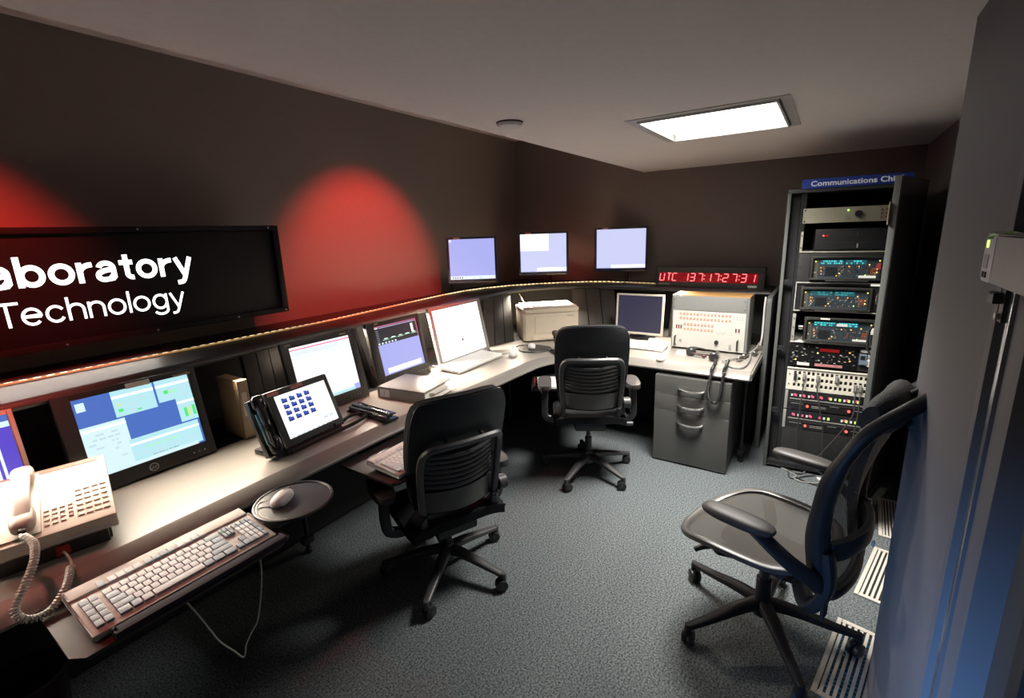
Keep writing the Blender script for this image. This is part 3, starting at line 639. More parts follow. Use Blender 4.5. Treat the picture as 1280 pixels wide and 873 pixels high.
h.tube([(HX, .06, .090), (HX, .13, .104), (HX, .20, .107), (HX, .27, .104), (HX, .34, .090)], .020, HB, seg=14, smooth=4, flat=(1.15, .7), M=M, up=(0, 0, 1))
hs = h.build('handset', t)
MB().box(HX-.009, HX+.009, -.0, .014, .078, .096, BLK, .002, M).build('cord_jack', hs)
MB().box(.075, .108, .015, .04, .006, .038, REDP, .003).build('red_plug', t)
MB().box(.07, PW-.02, -.001, .001, .012, .020, mat('phone_stripe', (0.5, 0.52, 0.62), 0.4), 0, M).build('front_stripe', t)
c = MB(); ss = mat('cord_beige', (0.60, 0.56, 0.52), 0.45)
helix([(.205, 1.885, .875), (.215, 1.83, .865), (.198, 1.77, .84), (.165, 1.735, .80), (.135, 1.72, .755), (.150, 1.715, .715), (.195, 1.72, .705), (.240, 1.745, .735), (.270, 1.80, .763)], .0085, 120, ss, .0032, c)
c.tube([(.270, 1.80, .763), (.278, 1.83, .762), (.282, 1.885, .762), (.281, 1.915, .762)], .0035, ss)
c.tube([(.200, 1.912, .868), (.203, 1.90, .875), (.205, 1.885, .875)], .0035, ss)
attach(c.build('coiled_cord'), t)

# ------------------------------------------------------------------ tan box standing upright
t = thing('upright_box', 'tan upright box standing between the wide monitor and the touchscreen phone', 'box', (1.075, 2.305, DZ), 0)
MB().box(-.026, .026, 0, .20, 0.006, .300, TAN, .004).box(-.024, .024, .005, .19, 0, .008, BLK).build('body', t)
MB().box(-.012, .012, -.0012, .001, .12, .24, mat('tan_label', (0.60, 0.52, 0.42), 0.6)).build('front_label', t)
c = MB()
for k in range(9): c.box(-.0272, -.0255, .02+.018*k, .028+.018*k, .03, .26, mat('tan_groove', (0.40, 0.30, 0.20), 0.6))
c.build('side_grooves', t)

# ------------------------------------------------------------------ black touchscreen phone
t = thing('touchscreen_phone', 'black touchscreen phone showing sixteen blue icons, handset on its left side', 'telephone', (1.205, 1.975, DZ), R(5))
M = T(0, 0, .024) @ Rx(R(-22)); W, Hh = .345, .278; x0, x1 = -W/2+.02, W/2+.02
GL = mat('gloss_black', (0.012, 0.012, 0.013), 0.18)
c = MB().box(x0, x1, 0, .035, 0, Hh, BLK, .010, M); c.box(x0+.01, x1-.01, .03, .05, .02, Hh-.03, BLK, .008, M); c.build('screen_housing', t)
s = MB(); sx0, sx1, sz0, sz1 = x0+.040, x1-.026, .040, Hh-.030
def q(u0, u1, v0, v1, y, mm): s.quadz(sx0+(sx1-sx0)*u0, sx0+(sx1-sx0)*u1, sz0+(sz1-sz0)*v0, sz0+(sz1-sz0)*v1, y, mm)
q(0, 1, 0, 1, -.0006, SW)
IC = glow('icon_blue', (0.05, 0.10, 0.48), 1.0); IC2 = glow('icon_blue_dark', (0.012, 0.03, 0.20), 1.0)
for j in range(4):
    for k in range(4):
        u, v = .10+.145*k, .80-.145*j
        q(u, u+.10, v, v+.09, -.0010, IC); q(u, u+.05, v+.088, v+.11, -.0010, IC); q(u, u+.10, v, v+.04, -.0013, IC2)
for k in range(2): q(.72+.12*k, .81+.12*k, .145, .165, -.0010, SGRY)
q(.72, .97, .19, .22, -.0010, SCY2)
for k in range(9): q(.03+.1*k, .09+.1*k, .005, .02, -.0010, SGRY)
bmesh.ops.transform(s.bm, matrix=M, verts=s.bm.verts); s.build('screen', t, smooth=False)
MB().box(x0+.012, x0+.068, -.0022, .001, Hh-.024, Hh-.006, PINK, 0, M).build('label_tag', t); MB().box(x0+.135, x0+.200, -.0022, .001, Hh-.022, Hh-.006, PINK, 0, M).build('label_tag', t)
MB().cyl((x1-.055, -.001, .018), (x1-.055, -.008, .018), .007, BLK, seg=14, M=M).cyl((x1-.085, -.001, .018), (x1-.085, -.006, .018), .005, BLK, seg=14, M=M).build('buttons', t)
MB().box(x0-.05, x1-.02, .0, .16, 0.0, .022, BLK, .006).prism([(.02, .01), (.16, .01), (.12, .17), (.075, .19)], -.10, .12, BLK, .004, M=Matrix(((0, 0, 1, 0), (1, 0, 0, 0), (0, 1, 0, 0), (0, 0, 0, 1)))).build('stand', t)
MB().box(x0-.075, x0-.002, .012, .045, .0, Hh-.01, BLK, .008, M).build('cradle', t)
h = MB().blob((x0-.040, -.008, .045), (.028, .022, .042), GL, 3, M=M).blob((x0-.040, -.006, Hh-.035), (.028, .022, .036), GL, 3, M=M)
h.tube([(x0-.046, -.008, .035), (x0-.056, -.032, .09), (x0-.060, -.040, .13), (x0-.056, -.030, .18), (x0-.046, -.006, Hh-.03)], .016, GL, seg=12, smooth=4, flat=(1.3, .8), M=M, up=(1, 0, 0))
hs = h.build('handset', t)
MB().tube([(x0-.075, -.02, .06), (x0-.088, -.045, .13), (x0-.075, -.018, .20)], .004, mat('blue_sheen', (0.12, 0.30, 0.42), 0.3, metal=.5), M=M).build('sheen_strip', hs)  # blue sheen along the handset edge, put in as a coloured strip
c = MB()
helix([(1.055, 1.955, .757), (1.09, 1.945, .757), (1.18, 1.955, .757), (1.29, 1.960, .757), (1.40, 1.965, .757), (1.50, 1.985, .757), (1.55, 2.02, .757), (1.53, 2.065, .757), (1.47, 2.07, .757), (1.43, 2.05, .757)], .0075, 170, BLK, .0028, c)
c.tube([(1.43, 2.05, .757), (1.41, 2.09, .760), (1.45, 2.13, .765), (1.44, 2.15, .775)], .004, BLK)
attach(c.build('coiled_cord'), t)
# ------------------------------------------------------------------ hole punch
t = thing('hole_punch', 'black three hole punch lying between the touchscreen phone and the grey binder', 'hole punch', (1.578, 2.005, DZ), R(88))
MB().box(-.165, .165, -.045, .045, 0, .012, GL, .003).build('base', t)
MB().box(-.155, .155, .012, .036, .012, .034, GL, .003).build('body', t)
MB().tube([(-.16, .0, .034), (.16, .0, .034)], .011, GL, seg=12, smooth=1).box(-.155, .155, -.040, -.004, .030, .036, GL, .002).build('lever', t)
for x in (-.11, 0, .11): MB().box(x-.012, x+.012, -.02, .035, .012, .030, mat('punch_red', (0.10, 0.03, 0.025), 0.3), .002).cyl((x, -.012, .034), (x, -.012, .042), .005, CHROME, seg=12).build('punch_head', t)

# ------------------------------------------------------------------ binder
t = thing('ring_binder', 'grey ring binder lying on the desk, label on its spine and loose pages showing', 'binder', (1.845, 1.865, DZ), R(8))
BI = mat('binder_grey', (0.25, 0.24, 0.22), 0.38)
MB().box(0, .275, 0, .345, 0, .004, BI, .001).box(0, .275, 0, .345, .068, .072, BI, .001).box(-.002, .004, 0, .345, 0, .072, BI, .001).build('cover', t)
MB().box(.03, .245, .02, .325, .005, .058, PAPER, .002).build('pages', t)
MB().box(.05, .29, -.035, .31, .018, .0195, PAPER).box(.08, .275, -.02, .31, .040, .0412, PAPER).build('loose_pages', t)
MB().box(-.0035, -.0018, .255, .325, .012, .058, PAPER).box(-.0042, -.0034, .29, .296, .02, .05, GREYP).build('spine_label', t)
MB().tube([(.02, .17, .006), (.012, .17, .03), (.03, .17, .052), (.05, .17, .03), (.035, .17, .006)], .002, STEEL).tube([(.02, .07, .006), (.012, .07, .03), (.03, .07, .052), (.05, .07, .03), (.035, .07, .006)], .002, STEEL).build('rings', t)

# ------------------------------------------------------------------ keyboards and mice
def slab_keyboard(label, loc, rz, W, D, m, km):
    t = thing('keyboard', label, 'keyboard', loc, rz, 'keyboards')
    M = Rx(R(4))
    MB().box(-W/2, W/2, 0, D, .004, .022, m, .004, M).build('body', t)
    c = None
    for j in range(5):
        c = MB(); n = 20
        for k in range(n):
            if j == 0 and 4 < k < 10: continue
            x = -W/2+.012+(W-.024)*k/n; c.box(x, x+(W-.024)/n-.003, .014+j*(D-.03)/5, .014+j*(D-.03)/5+(D-.03)/5-.003, .021, .027, km, .001, M)
        if j == 0: c.box(-W/2+.012+(W-.024)*5/n, -W/2+.012+(W-.024)*10/n-.003, .014, .014+(D-.03)/5-.003, .021, .027, km, .001, M)
        c.build('key_row', t)
    return t
slab_keyboard('white keyboard lying in front of the large silver monitor', (2.665, 2.075, DZ), R(1), .55, .20, WHITE, WHITE)
slab_keyboard('white keyboard in front of the square navy screen monitor', (3.60, 1.235, DZ), -R(90), .44, .19, WHITE, WHITE)
def mouse(label, loc, rz, m=WHITE, s=1.0, cord=None):
    t = thing('computer_mouse', label, 'mouse', loc, rz, 'white computer mice')
    b = MB().blob((0, 0, .012), (.031*s, .055*s, .024*s), m, 2.4, seg=24, rings=14)
    for v in b.bm.verts:
        if v.co.z < 0.001: v.co.z = 0.001
    b.build('shell', t)
    MB().box(-.0006, .0006, .012*s, .050*s, .0325*s, .0335*s, GREYP).box(-.004, .004, .02*s, .034*s, .032*s, .0365*s, GREYP, .001).build('button_seam', t)
    return t
deskmouse = mouse('white mouse between the white keyboard and the round black pad', (2.995, 2.015, DZ), R(-70))
mouse('white mouse resting on the round black pad near the printer', (3.25, 1.995, DZ+.010), R(-60))
mouse('small white mouse near the right desk edge in front of the white keyboard', (3.385, .965, DZ), R(-80))
t = thing('mouse_pad', 'round black mouse pad on the desk in front of the printer', 'mouse pad', (3.245, 1.975, DZ))
MB().lathe([(0, 0), (.118, 0), (.122, .004), (.118, .009), (0, .0095)], BLK, 36).build('pad', t)
MB().tube([(.122*math.cos(2*PI*k/24), .122*math.sin(2*PI*k/24), .006) for k in range(24)], .005, DKG, seg=6, closed=True, smooth=2).build('rim', t)
c = MB().tube([(3.08, 2.065, DZ+.008), (3.05, 2.06, DZ+.006), (3.02, 2.045, DZ+.006)], .003, WHITE)
c.tube([(2.93, 2.16, DZ+.006), (3.0, 2.14, DZ+.004), (3.04, 2.09, DZ+.004), (3.08, 2.065, DZ+.008)], .003, WHITE)
attach(c.build('mouse_cord'), deskmouse)
t = thing('telephone_handset', 'dark handset with red light, standing behind the shoulder of the far chair', 'handset', (3.215, 1.735, DZ), R(-40))
MB().box(-.04, .04, -.04, .05, 0, .03, BLK, .006).build('cradle', t)
MB().tube([(0, 0, .02), (.0, .02, .07), (-.005, .03, .12), (-.01, .02, .16)], .016, mat('handset_brown', (0.07, 0.045, 0.04), 0.4), seg=12, flat=(1.2, .8)).blob((-.012, .005, .165), (.026, .03, .022), mat('handset_brown', (0, 0, 0)), 3).build('handset', t)
MB().blob((0.0, -.022, .165), (.006, .006, .006), glow('red_lamp', (1, .12, .08), 1.5), 2, 10, 8).build('red_light', t)
c = MB().tube([(3.215, 1.80, DZ+.01), (3.26, 1.83, DZ+.006), (3.33, 1.86, DZ+.006), (3.36, 1.94, DZ+.006), (3.31, 2.12, DZ+.006), (3.24, 2.14, DZ+.006)], .005, BLK)
tag(c.build('black_cable'), 'black cable curling around the round mouse pad', 'cable')
t = thing('paper_note', 'white folded paper lying beside the headset under the control box', 'paper', (3.63, .865, DZ), R(15))
MB().prism([(-.05, -.055), (.05, -.06), (.055, .05), (-.045, .055)], 0, .002, PAPER).box(-.045, .05, -.04, .045, .002, .016, PAPER, .004).build('sheet', t)
t = thing('power_adapter', 'white plug block behind the keyboard under the square navy screen', 'adapter', (3.815, 1.14, DZ), R(-90))
MB().box(-.06, .04, 0, .05, 0, .045, WHITE, .006).box(.045, .075, .0, .04, 0, .03, WHITE, .004).build('body', t)
MB().box(-.04, -.02, -.002, 0, .015, .028, GREYP).box(-.01, .01, -.002, 0, .015, .028, GREYP).build('sockets', t)

# ------------------------------------------------------------------ headset, cables at the right end of the desk
t = thing('headset', 'black headset with two round earcups lying in front of the white control box', 'headset', (3.57, .70, DZ), R(0))
EC = mat('earcup_black', (0.02, 0.02, 0.022), 0.35)
for (x, y, a) in ((0.02, .105, 70), (-.07, -.075, 100)):
    Q = T(x, y, .034) @ Rz(R(a)) @ Rx(PI/2)
    e = MB().lathe([(0, -.022), (.024, -.020), (.032, -.012), (.033, .006), (.027, .014), (0, .014)], EC, 24, Q); e = e.build('earcup', t)
    MB().lathe([(.014, .014), (.027, .014), (.030, .023), (.024, .028), (.014, .026)], BLK2, 24, Q).build('ear_cushion', e)
MB().tube([(.02, .105, .06), (.10, .11, .05), (.15, .03, .03), (.12, -.06, .03), (.0, -.09, .05), (-.07, -.075, .06)], .008, EC, seg=10, flat=(1.4, .5)).build('headband', t)
MB().tube([(.02, .105, .03), (-.01, .06, .022), (-.02, .01, .018)], .005, DKG).blob((-.02, .0, .018), (.012, .018, .012), mat('mic_red', (0.08, 0.02, 0.018), 0.5)).build('microphone', t)
MB().tube([(-.01, .09, .03), (.0, .05, .026), (.0, -.03, .024), (-.05, -.06, .03)], .006, mat('cord_red', (0.06, 0.03, 0.028), 0.5)).build('cross_cord', t)
c = MB()
helix([(3.46, .60, .765), (3.33, .585, .762), (3.262, .588, .745), (3.248, .595, .68), (3.238, .600, .60), (3.238, .590, .545), (3.238, .566, .522), (3.238, .540, .532), (3.238, .522, .58), (3.246, .515, .68), (3.262, .512, .745), (3.33, .51, .765), (3.46, .52, .768)], .0085, 95, BLK, .0036, c)
attach(c.build('coiled_cord'), t)
GC = mat('cable_grey', (0.28, 0.27, 0.25), 0.45)
c = MB()
c.tube([(3.44, .535, .752), (3.36, .47, .752), (3.40, .415, .752), (3.60, .405, .752), (3.80, .42, .755), (3.92, .40, .77), (3.98, .385, .80)], .007, GC)
c.tube([(3.48, .56, .756), (3.60, .50, .756), (3.74, .435, .758), (3.88, .395, .775)], .007, GC)
tag(c.build('grey_cables'), 'grey cables looping over the right end of the desk beside the control box', 'cable')
for i, (a, b) in enumerate((((3.545, .475, .763), (3.61, .452, .763)), ((3.64, .452, .763), (3.74, .432, .763)), ((3.75, .395, .766), (3.84, .388, .768)))):
    o = MB().cyl(a, b, .012, CHROME if i else DKG, seg=14, bev=.003).cyl(a, Vector(a).lerp(Vector(b), .4), .0145, STEEL, seg=14, bev=.002).build('cable_connector')
    tag(o, ('dark cable connector nearest the headset on the right desk end', 'chrome cable connector between two others on the right desk end', 'chrome cable connector nearest the end panel on the desk')[i], 'connector', 'cable connectors on the desk end')
c = MB().tube([(3.93, .375, .79), (3.92, .368, .85), (3.915, .366, .95), (3.905, .366, 1.08), (3.90, .362, 1.165)], .007, mat('cable_white', (0.75, 0.73, 0.7), 0.4))
tag(c.build('white_cable'), 'white cable rising along the desk end panel up to the clock shelf', 'cable')

# ------------------------------------------------------------------ filing pedestal
t = thing('filing_cabinet', 'dark grey three drawer filing cabinet under the right end of the desk', 'cabinet', (3.262, .712, 0), -R(90))
W, Hh, Dp = .505, .662, .52
MB().box(-W/2, W/2, .018, Dp, .015, Hh, mat('cabinet_side', (0.05, 0.05, 0.05), 0.5), .003).box(-W/2+.002, W/2-.002, .004, .02, .395, .407, GREYP).box(-W/2+.002, W/2-.002, .004, .02, .521, .531, GREYP).build('body', t)
MB().box(-W/2+.02, W/2-.02, .03, Dp-.02, 0, .016, BLK).build('plinth', t)
for z0, z1, zh in ((.528, .660, .582), (.402, .524, .462), (.012, .398, .334)):
    d = MB().box(-W/2, W/2, 0, .020, z0, z1, FILE, .002).build('drawer', t)
    MB().tube([(-.082, 0.0, zh), (-.070, -.020, zh-.004), (-.02, -.030, zh-.010), (.02, -.030, zh-.010), (.070, -.020, zh-.004), (.082, 0.0, zh)], .008, CHROME, seg=10, flat=(1.3, .8), smooth=4).build('handle', d)

# ------------------------------------------------------------------ pull-out trays, front keyboard
def keyboard_full(label, loc, rz, W, D, m, k1, k2, tilt=5, sun=True):
    t = thing('keyboard', label, 'keyboard', loc, rz, 'keyboards'); M = Rx(R(tilt))
    MB().box(-W/2, W/2, 0, D, 0.0, .020, m, .005, M).box(-W/2+.002, W/2-.002, D*.76, D-.002, .015, .026, m, .005, M).build('case', t)
    x0 = -W/2+.014; u = (W-.028)/(22.6 if sun else 19.0)
    y0 = .020; v = (D*.76-.028)/5.5
    def key(nm, a, b, row, mm):
        MB().prism([(x0+u*a+.0010, y0+v*row+.0010), (x0+u*b-.0010, y0+v*row+.0010), (x0+u*b-.0010, y0+v*(row+1)-.0010), (x0+u*a+.0010, y0+v*(row+1)-.0010)], .019, .028, mm, .0022, M).build(nm, t)
    o = 2.6 if sun else 0.2
    if sun:
        for j in range(5):
            for k in range(2): key('side_key', .1+k, 1.1+k-.05, j, k2)
    for k in range(13 if sun else 13):
        g = .25*(k > 0)+.35*(k > 4)+.35*(k > 8)
        key('function_key', o+k*1.0+g, o+k*1.0+g+.95, 5.65, k2 if (k in (0, 5, 6, 7, 8)) else k1)
    for j, (lead, n, last) in enumerate(((0, 0, 0), (2.2, 10, 2.8), (1.75, 11, 2.25), (1.5, 12, 1.5), (0, 13, 2))):
        if j == 0:
            for a, b, mm in ((0, 1.4, k2), (1.45, 2.6, k2), (2.65, 3.9, k1), (3.95, 10.4, k1), (10.45, 11.7, k2), (11.75, 13.3, k2), (13.35, 15, k2)): key('key', o+a, o+b, 0, mm)
            continue
        if lead: key('key', o, o+lead, j, k2)
        for k in range(n): key('key', o+lead+k, o+lead+k+.97, j, k1)
        key('key', o+lead+n, o+15, j, k2)
    p = o+15.25
    for a, j in ((p+1, 1), (p, 0), (p+1, 0), (p+2, 0)): key('arrow_key', a*1.0, a+.95, j, k2)
    if sun:
        p2 = p
        for k in range(3):
            for j in (3.2, 4.2): key('navigation_key', p2+k*.55*1.0+(.0), p2+k*.55+.52, j, k2)
        q = p2+1.9
        for j in range(5):
            for k in range(4): key('keypad_key', q+k*.72, q+k*.72+.68, j, k1 if (k < 3 and j < 4) else k2)
    else:
        q = p+.2
        for j in (3.2, 4.2):
            for k in range(3): key('navigation_key', p+k, p+k+.95, j, k2)
    return t
KB = mat('sun_keyboard', (0.48, 0.44, 0.40), 0.5); K1 = mat('key_light', (0.42, 0.435, 0.47), 0.5); K2 = mat('key_grey', (0.19, 0.24, 0.30), 0.5)
t = thing('keyboard_tray', 'black pull-out keyboard tray with wrist rest hanging from the front of the desk, left end', 'tray', (.475, 1.49, .675))
MB().prism([(-.30, .0), (-.275, -.035), (.24, -.035), (.285, -.01), (.285, .26), (-.30, .26)], 0.0, .014, mat('tray_board', (0.035, 0.022, 0.018), 0.6), .004).build('board', t)
MB().box(-.215, .262, -.045, -.003, .013, .038, mat('wrist_rest', (0.022, 0.016, 0.030), 0.75, spec=.2), .012).build('wrist_rest', t)
MB().box(-.10, .10, .12, .55, -.05, -.002, BLK, .006).box(-.05, .05, .3, .62, -.03, .012, BLK, .004).build('arm_bracket', t)
traykb = keyboard_full('beige full size keyboard with grey keys on the pull-out tray in front of the desk', (.475, 1.492, .690), R(0.5), .50, .240, KB, K1, K2)
t = thing('mouse_platform', 'round black mouse platform swung out beside the beige keyboard', 'mouse pad', (.862, 1.606, .722))
MB().lathe([(0, 0), (.136, 0), (.142, .004), (.140, .011), (.134, .012), (.131, .008), (0, .008)], mat('platform_black', (0.03, 0.024, 0.026), 0.35), 48).build('plate', t)
MB().cyl((0.02, .01, -.06), (.02, .01, .002), .022, BLK, seg=18).box(-.14, .04, -.02, .04, -.062, -.046, BLK, .004).box(.0, .08, .0, .05, -.075, -.030, BLK, .006).build('swing_arm', t)
t.location.z = .722
traymouse = mouse('white mouse on the round black platform beside the beige keyboard', (.835, 1.635, .730), R(-62), mat('mouse_white', (0.66, 0.62, 0.62), 0.4))
c = MB().tube([(.80, 1.66, .745), (.775, 1.68, .74), (.752, 1.66, .735), (.735, 1.60, .733), (.745, 1.545, .732), (.775, 1.51, .731)], .0028, mat('cord_pink', (0.5, 0.45, 0.44), 0.5))
attach(c.build('mouse_cord'), traymouse)
c = MB().tube([(.40, 1.56, .672), (.447, 1.575, .622), (.478, 1.59, .550), (.513, 1.6, .440), (.535, 1.6, .370), (.570, 1.6, .30), (.596, 1.6, .252), (.612, 1.6, .295), (.640, 1.6, .330), (.664, 1.6, .360), (.696, 1.6, .483), (.706, 1.6, .58), (.700, 1.6, .672)], .003, mat('cord_cream', (0.60, 0.58, 0.48), 0.5))
attach(c.build('keyboard_cord'), traykb)
t = thing('waste_bin', 'dark round waste bin under the desk at the lower left corner', 'bin', (.13, 2.06, 0))
MB().lathe([(0, 0), (.085, 0), (.105, .32), (.112, .325), (.112, .335), (.104, .335), (.082, .01), (0, .01)], mat('bin_purple', (0.035, 0.015, 0.025), 0.35), 32).build('body', t)
MB().tube([(.110*math.cos(2*PI*k/24), .110*math.sin(2*PI*k/24), .333) for k in range(24)], .005, mat('bin_purple', (0, 0, 0)), seg=6, closed=True, smooth=2).build('rim', t)

t = thing('keyboard_tray', 'dark pull-out keyboard tray in front of the near swivel chair', 'tray', (1.475, 1.455, .655))
MB().prism([(-.27, .0), (-.24, -.02), (.22, -.02), (.25, .0), (.25, .35), (-.27, .35)], 0, .014, BLK, .003).build('board', t)
MB().box(-.08, .08, .25, .60, -.045, -.001, BLK, .006).build('arm_bracket', t)
keyboard_full('white keyboard on the pull-out tray behind the near swivel chair', (1.475, 1.455, .670), R(1), .46, .205, WHITE, WHITE, mat('key_white_grey', (0.62, 0.60, 0.62), 0.5), sun=False)
t = thing('keyboard_tray', 'dark pull-out tray at the desk corner beside the far swivel chair', 'tray', (2.845, 1.41, .572), -R(60))
MB().prism([(-.30, .05), (.20, .05), (.20, .45), (-.30, .45)], 0, .014, BLK, .003).build('board', t)
MB().box(-.1, .04, .40, .85, -.04, .012, BLK, .006).build('arm_bracket', t)
slab_keyboard('white keyboard on the corner tray, its end showing left of the far swivel chair', (2.87, 1.455, .587), -R(60), .46, .20, WHITE, WHITE)
o = MB().box(-.285, -.275, .16, .30, .014, .030, mat('dark_red', (0.2, 0.015, 0.01), 0.5), .002).build('red_folder', None, (2.845, 1.41, .572), (0, 0, -R(60))); tag(o, 'red folder edge on the corner tray left of the far chair', 'folder')

# ------------------------------------------------------------------ floor grilles
def grille(label, loc, rz, W=.15, L=.46, n=6, blue=False):
    t = thing('floor_grille', label, 'vent', loc, rz, 'white floor air grilles')
    gm = mat('grille_white', (0.66, 0.62, 0.56), 0.45, metal=.2)
    c = MB()
    for x0, x1, y0, y1 in ((-L/2, L/2, -W/2, -W/2+.018), (-L/2, L/2, W/2-.018, W/2), (-L/2, -L/2+.022, -W/2+.018, W/2-.018), (L/2-.022, L/2, -W/2+.018, W/2-.018)): c.box(x0, x1, y0, y1, 0.0, .007, gm, .002)
    c.build('frame', t)
    c = MB()
    for k in range(n):
        y = -W/2+.018+(W-.036)*(k+.5)/n; c.box(-L/2+.02, L/2-.02, y-(W-.036)/n*.27, y+(W-.036)/n*.27, .001, .006, gm)
    c.build('louvres', t)
    d = MB().box(-L/2+.01, L/2-.01, -W/2+.01, W/2-.01, .0003, .0008, BLK2)
    if blue:
        bm_ = mat('blue_glint_metal', (0.10, 0.32, 0.55), 0.25, metal=.9)  # blue glints of light put into the metal colour of these plates
        for k in range(18): d.box(-L/2+.03+.022*k, -L/2+.042+.022*k, -W/2+.02, W/2-.02, .0008, .0030, bm_)
    d.build('damper', t)
    return t
grille('white floor grille on the carpet between the mesh chair back and the door frame', (2.61, -.365, .0005), R(-13))
grille('white floor grille with blue glints under the mesh chair casters at the bottom edge', (1.96, -.215, .0005), R(-11), W=.16, blue=True)
grille('white floor grille farthest back, just peeking out beside the door frame', (3.20, -.44, .0005), R(-3), W=.12)

# ------------------------------------------------------------------ equipment rack
RKX, RKY, RKR = 3.58, -.075, -R(86)
def rk(lx, ly, lz): 
    v = Matrix.Rotation(RKR, 4, 'Z') @ Vector((lx, ly, lz)); return (RKX+v.x, RKY+v.y, lz)
t = thing('equipment_rack', 'tall black equipment rack with open door, filled with radios, beside the right wall', 'rack', (RKX, RKY, 0), RKR)
RW, RD, RH = .335, .78, 1.868
MB().box(-RW, -RW+.022, -.02, .012, .0, RH, RACKE, .003).build('front_post', t)
MB().box(RW-.022, RW, -.02, .012, .0, RH, RACKE, .003).build('front_post', t)
MB().box(-RW, -RW+.012, .012, RD, .02, RH, RACKM).build('side_panel', t); MB().box(RW-.012, RW, .012, RD, .02, RH, RACKM).build('side_panel', t)
MB().box(-RW, RW, -.02, RD, RH, RH+.022, RACKM, .003).build('top_panel', t)
MB().box(-RW, RW, RD-.01, RD, .02, RH, BLK2).build('rear_panel', t)
MB().box(-RW+.022, RW-.022, -.015, RD-.01, .02, .055, BLK, .003).build('base', t)
for s in (-1, 1):
    c = MB().box(s*.2425-.0155, s*.2425+.0155, .005, .02, .055, RH, BLK)
    for k in range(40): c.box(s*.2425-.004, s*.2425+.004, .0042, .006, .09+.0445*k, .098+.0445*k, BLK2)
    c.build('mounting_rail', t)
    MB().box(s*.29-.03, s*.29+.03, .03, .05, .055, RH, BLK2).build('inner_blank', t)
for z in (.42, .86, 1.30): MB().box(-RW+.024, -RW+.06, -.018, .0, z, z+.03, BLK, .004).build('door_catch', t)
# hinged door, open towards the viewer
hp = Vector((RW-.002, -.022, 0)); da = R(-111)
def dM(): return T(hp.x, hp.y, 0) @ Rz(da)
c = MB().box(.0, .56, -.010, .010, .03, RH+.02, BLK2, .004, dM()); 
d = c.build('door', t)
MB().box(.545, .575, -.014, .014, .025, RH+.028, RACKE, .004, dM()).box(.0, .02, -.014, .014, .025, RH+.028, RACKM, .004, dM()).box(.02, .545, -.014, .014, RH-.06, RH+.028, RACKM, .004, dM()).box(.02, .545, -.014, .014, .025, .1, RACKM, .004, dM()).build('door_frame', d)
MB().tube([(.535, -.012, .98), (.53, -.04, 1.02), (.53, -.04, 1.12), (.535, -.012, 1.16)], .006, BLK, M=dM()).box(.50, .55, -.018, -.010, .95, 1.2, DKG, .003, dM()).build('door_handle', d)
MB().box(.562, .596, -.0175, -.0155, 1.665, 1.775, mat('cream_note', (0.62, 0.50, 0.38), 0.7), .0005, dM()).box(.578, .581, -.0185, -.0172, 1.67, 1.77, GREYP, 0, dM()).build('paper_tag', d)

def unit(name, label, cat, z, group=None): return thing(name, label, cat, rk(0, 0, z), RKR, group)
LG, LRD, LOR, LYE, LCY = glow('led_green', (.45, 1, .12), 2.5), glow('led_red', (1, .08, .06), 3.0), glow('led_orange', (1, .42, .06), 2.0), glow('led_yellow', (1, .85, .2), 2.2), glow('display_cyan', (.10, .80, .85), 1.0)
LCY2 = glow('display_dark_cyan', (.01, .09, .11), 1.0); LPK = glow('led_pink', (1, .15, .28), .9); LWH = glow('glow_white', (1, .95, .85), .8)
EAR = .241
# top amplifier
t = unit('rack_amplifier', 'beige panel with green light and black knob, topmost unit in the rack', 'rack unit', 1.683)
MB().box(-EAR, EAR, 0, .006, 0, .09, mat('amp_beige', (0.36, 0.34, 0.26), 0.5), .002).box(-.215, .215, .006, .35, .004, .086, DKG).build('chassis', t)
MB().cyl((.045, 0, .048), (.045, -.022, .048), .021, BLK, r1=.018, seg=20).build('knob', t); MB().cyl((-.012, 0, .032), (-.012, -.006, .032), .012, GREYP, seg=16).build('socket', t)
MB().cyl((-.008, 0, .070), (-.008, -.006, .070), .005, LG, seg=12).build('green_light', t)
for j in range(3):
    for k in range(2): MB().cyl((.155+.022*k, 0, .022+.022*j), (.155+.022*k, -.008, .022+.022*j), .005, mat('jack_brown', (0.22, 0.10, 0.06), 0.4), seg=10).build('jack', t)
c = MB()
for x in (-.23, .23):
    for z in (.012, .078): c.cyl((x, 0, z), (x, -.003, z), .005, BLK, seg=10)
c.build('screws', t)
# shelf with black computer
t = unit('rack_shelf', 'pale shelf bracket carrying the black computer, second level of the rack', 'rack shelf', 1.503)
EDG = mat('shelf_pale', (0.42, 0.40, 0.32), 0.5)
MB().box(-EAR, EAR, -.004, .40, 0, .006, EDG).build('tray', t)
for s in (-1, 1):
    e = MB().box(s*EAR-.014*(s > 0), s*EAR+.014*(s < 0), -.004, .002, .006, .13, EDG, .001)
    for z in (.03, .105): e.cyl((s*(EAR-.007), -.004, z), (s*(EAR-.007), -.007, z), .004, BLK, seg=8)
    e.build('bracket', t)
t = unit('rack_computer', 'black computer with one red light on the second level of the rack', 'computer', 1.510)
MB().box(-.165, .22, .01, .40, 0, .135, BLK, .004).box(-.165, .22, .004, .012, .01, .125, mat('pc_front', (0.022, 0.022, 0.024), 0.4), .003).build('case', t)
MB().cyl((-.120, .004, .095), (-.120, -.002, .095), .005, LRD, seg=10).box(-.11, -.095, .001, .005, .089, .099, mat('red_lens', (0.2, 0.01, 0.01), 0.3, emit=(.4, .02, .01), es=.6)).build('red_light', t)
c = MB().box(-.16, .21, .002, .005, .048, .051, DKG).box(.055, .062, .001, .005, .02, .045, GREYP).box(.05, .058, .001, .005, .09, .11, DKG); c.build('drive_slots', t)
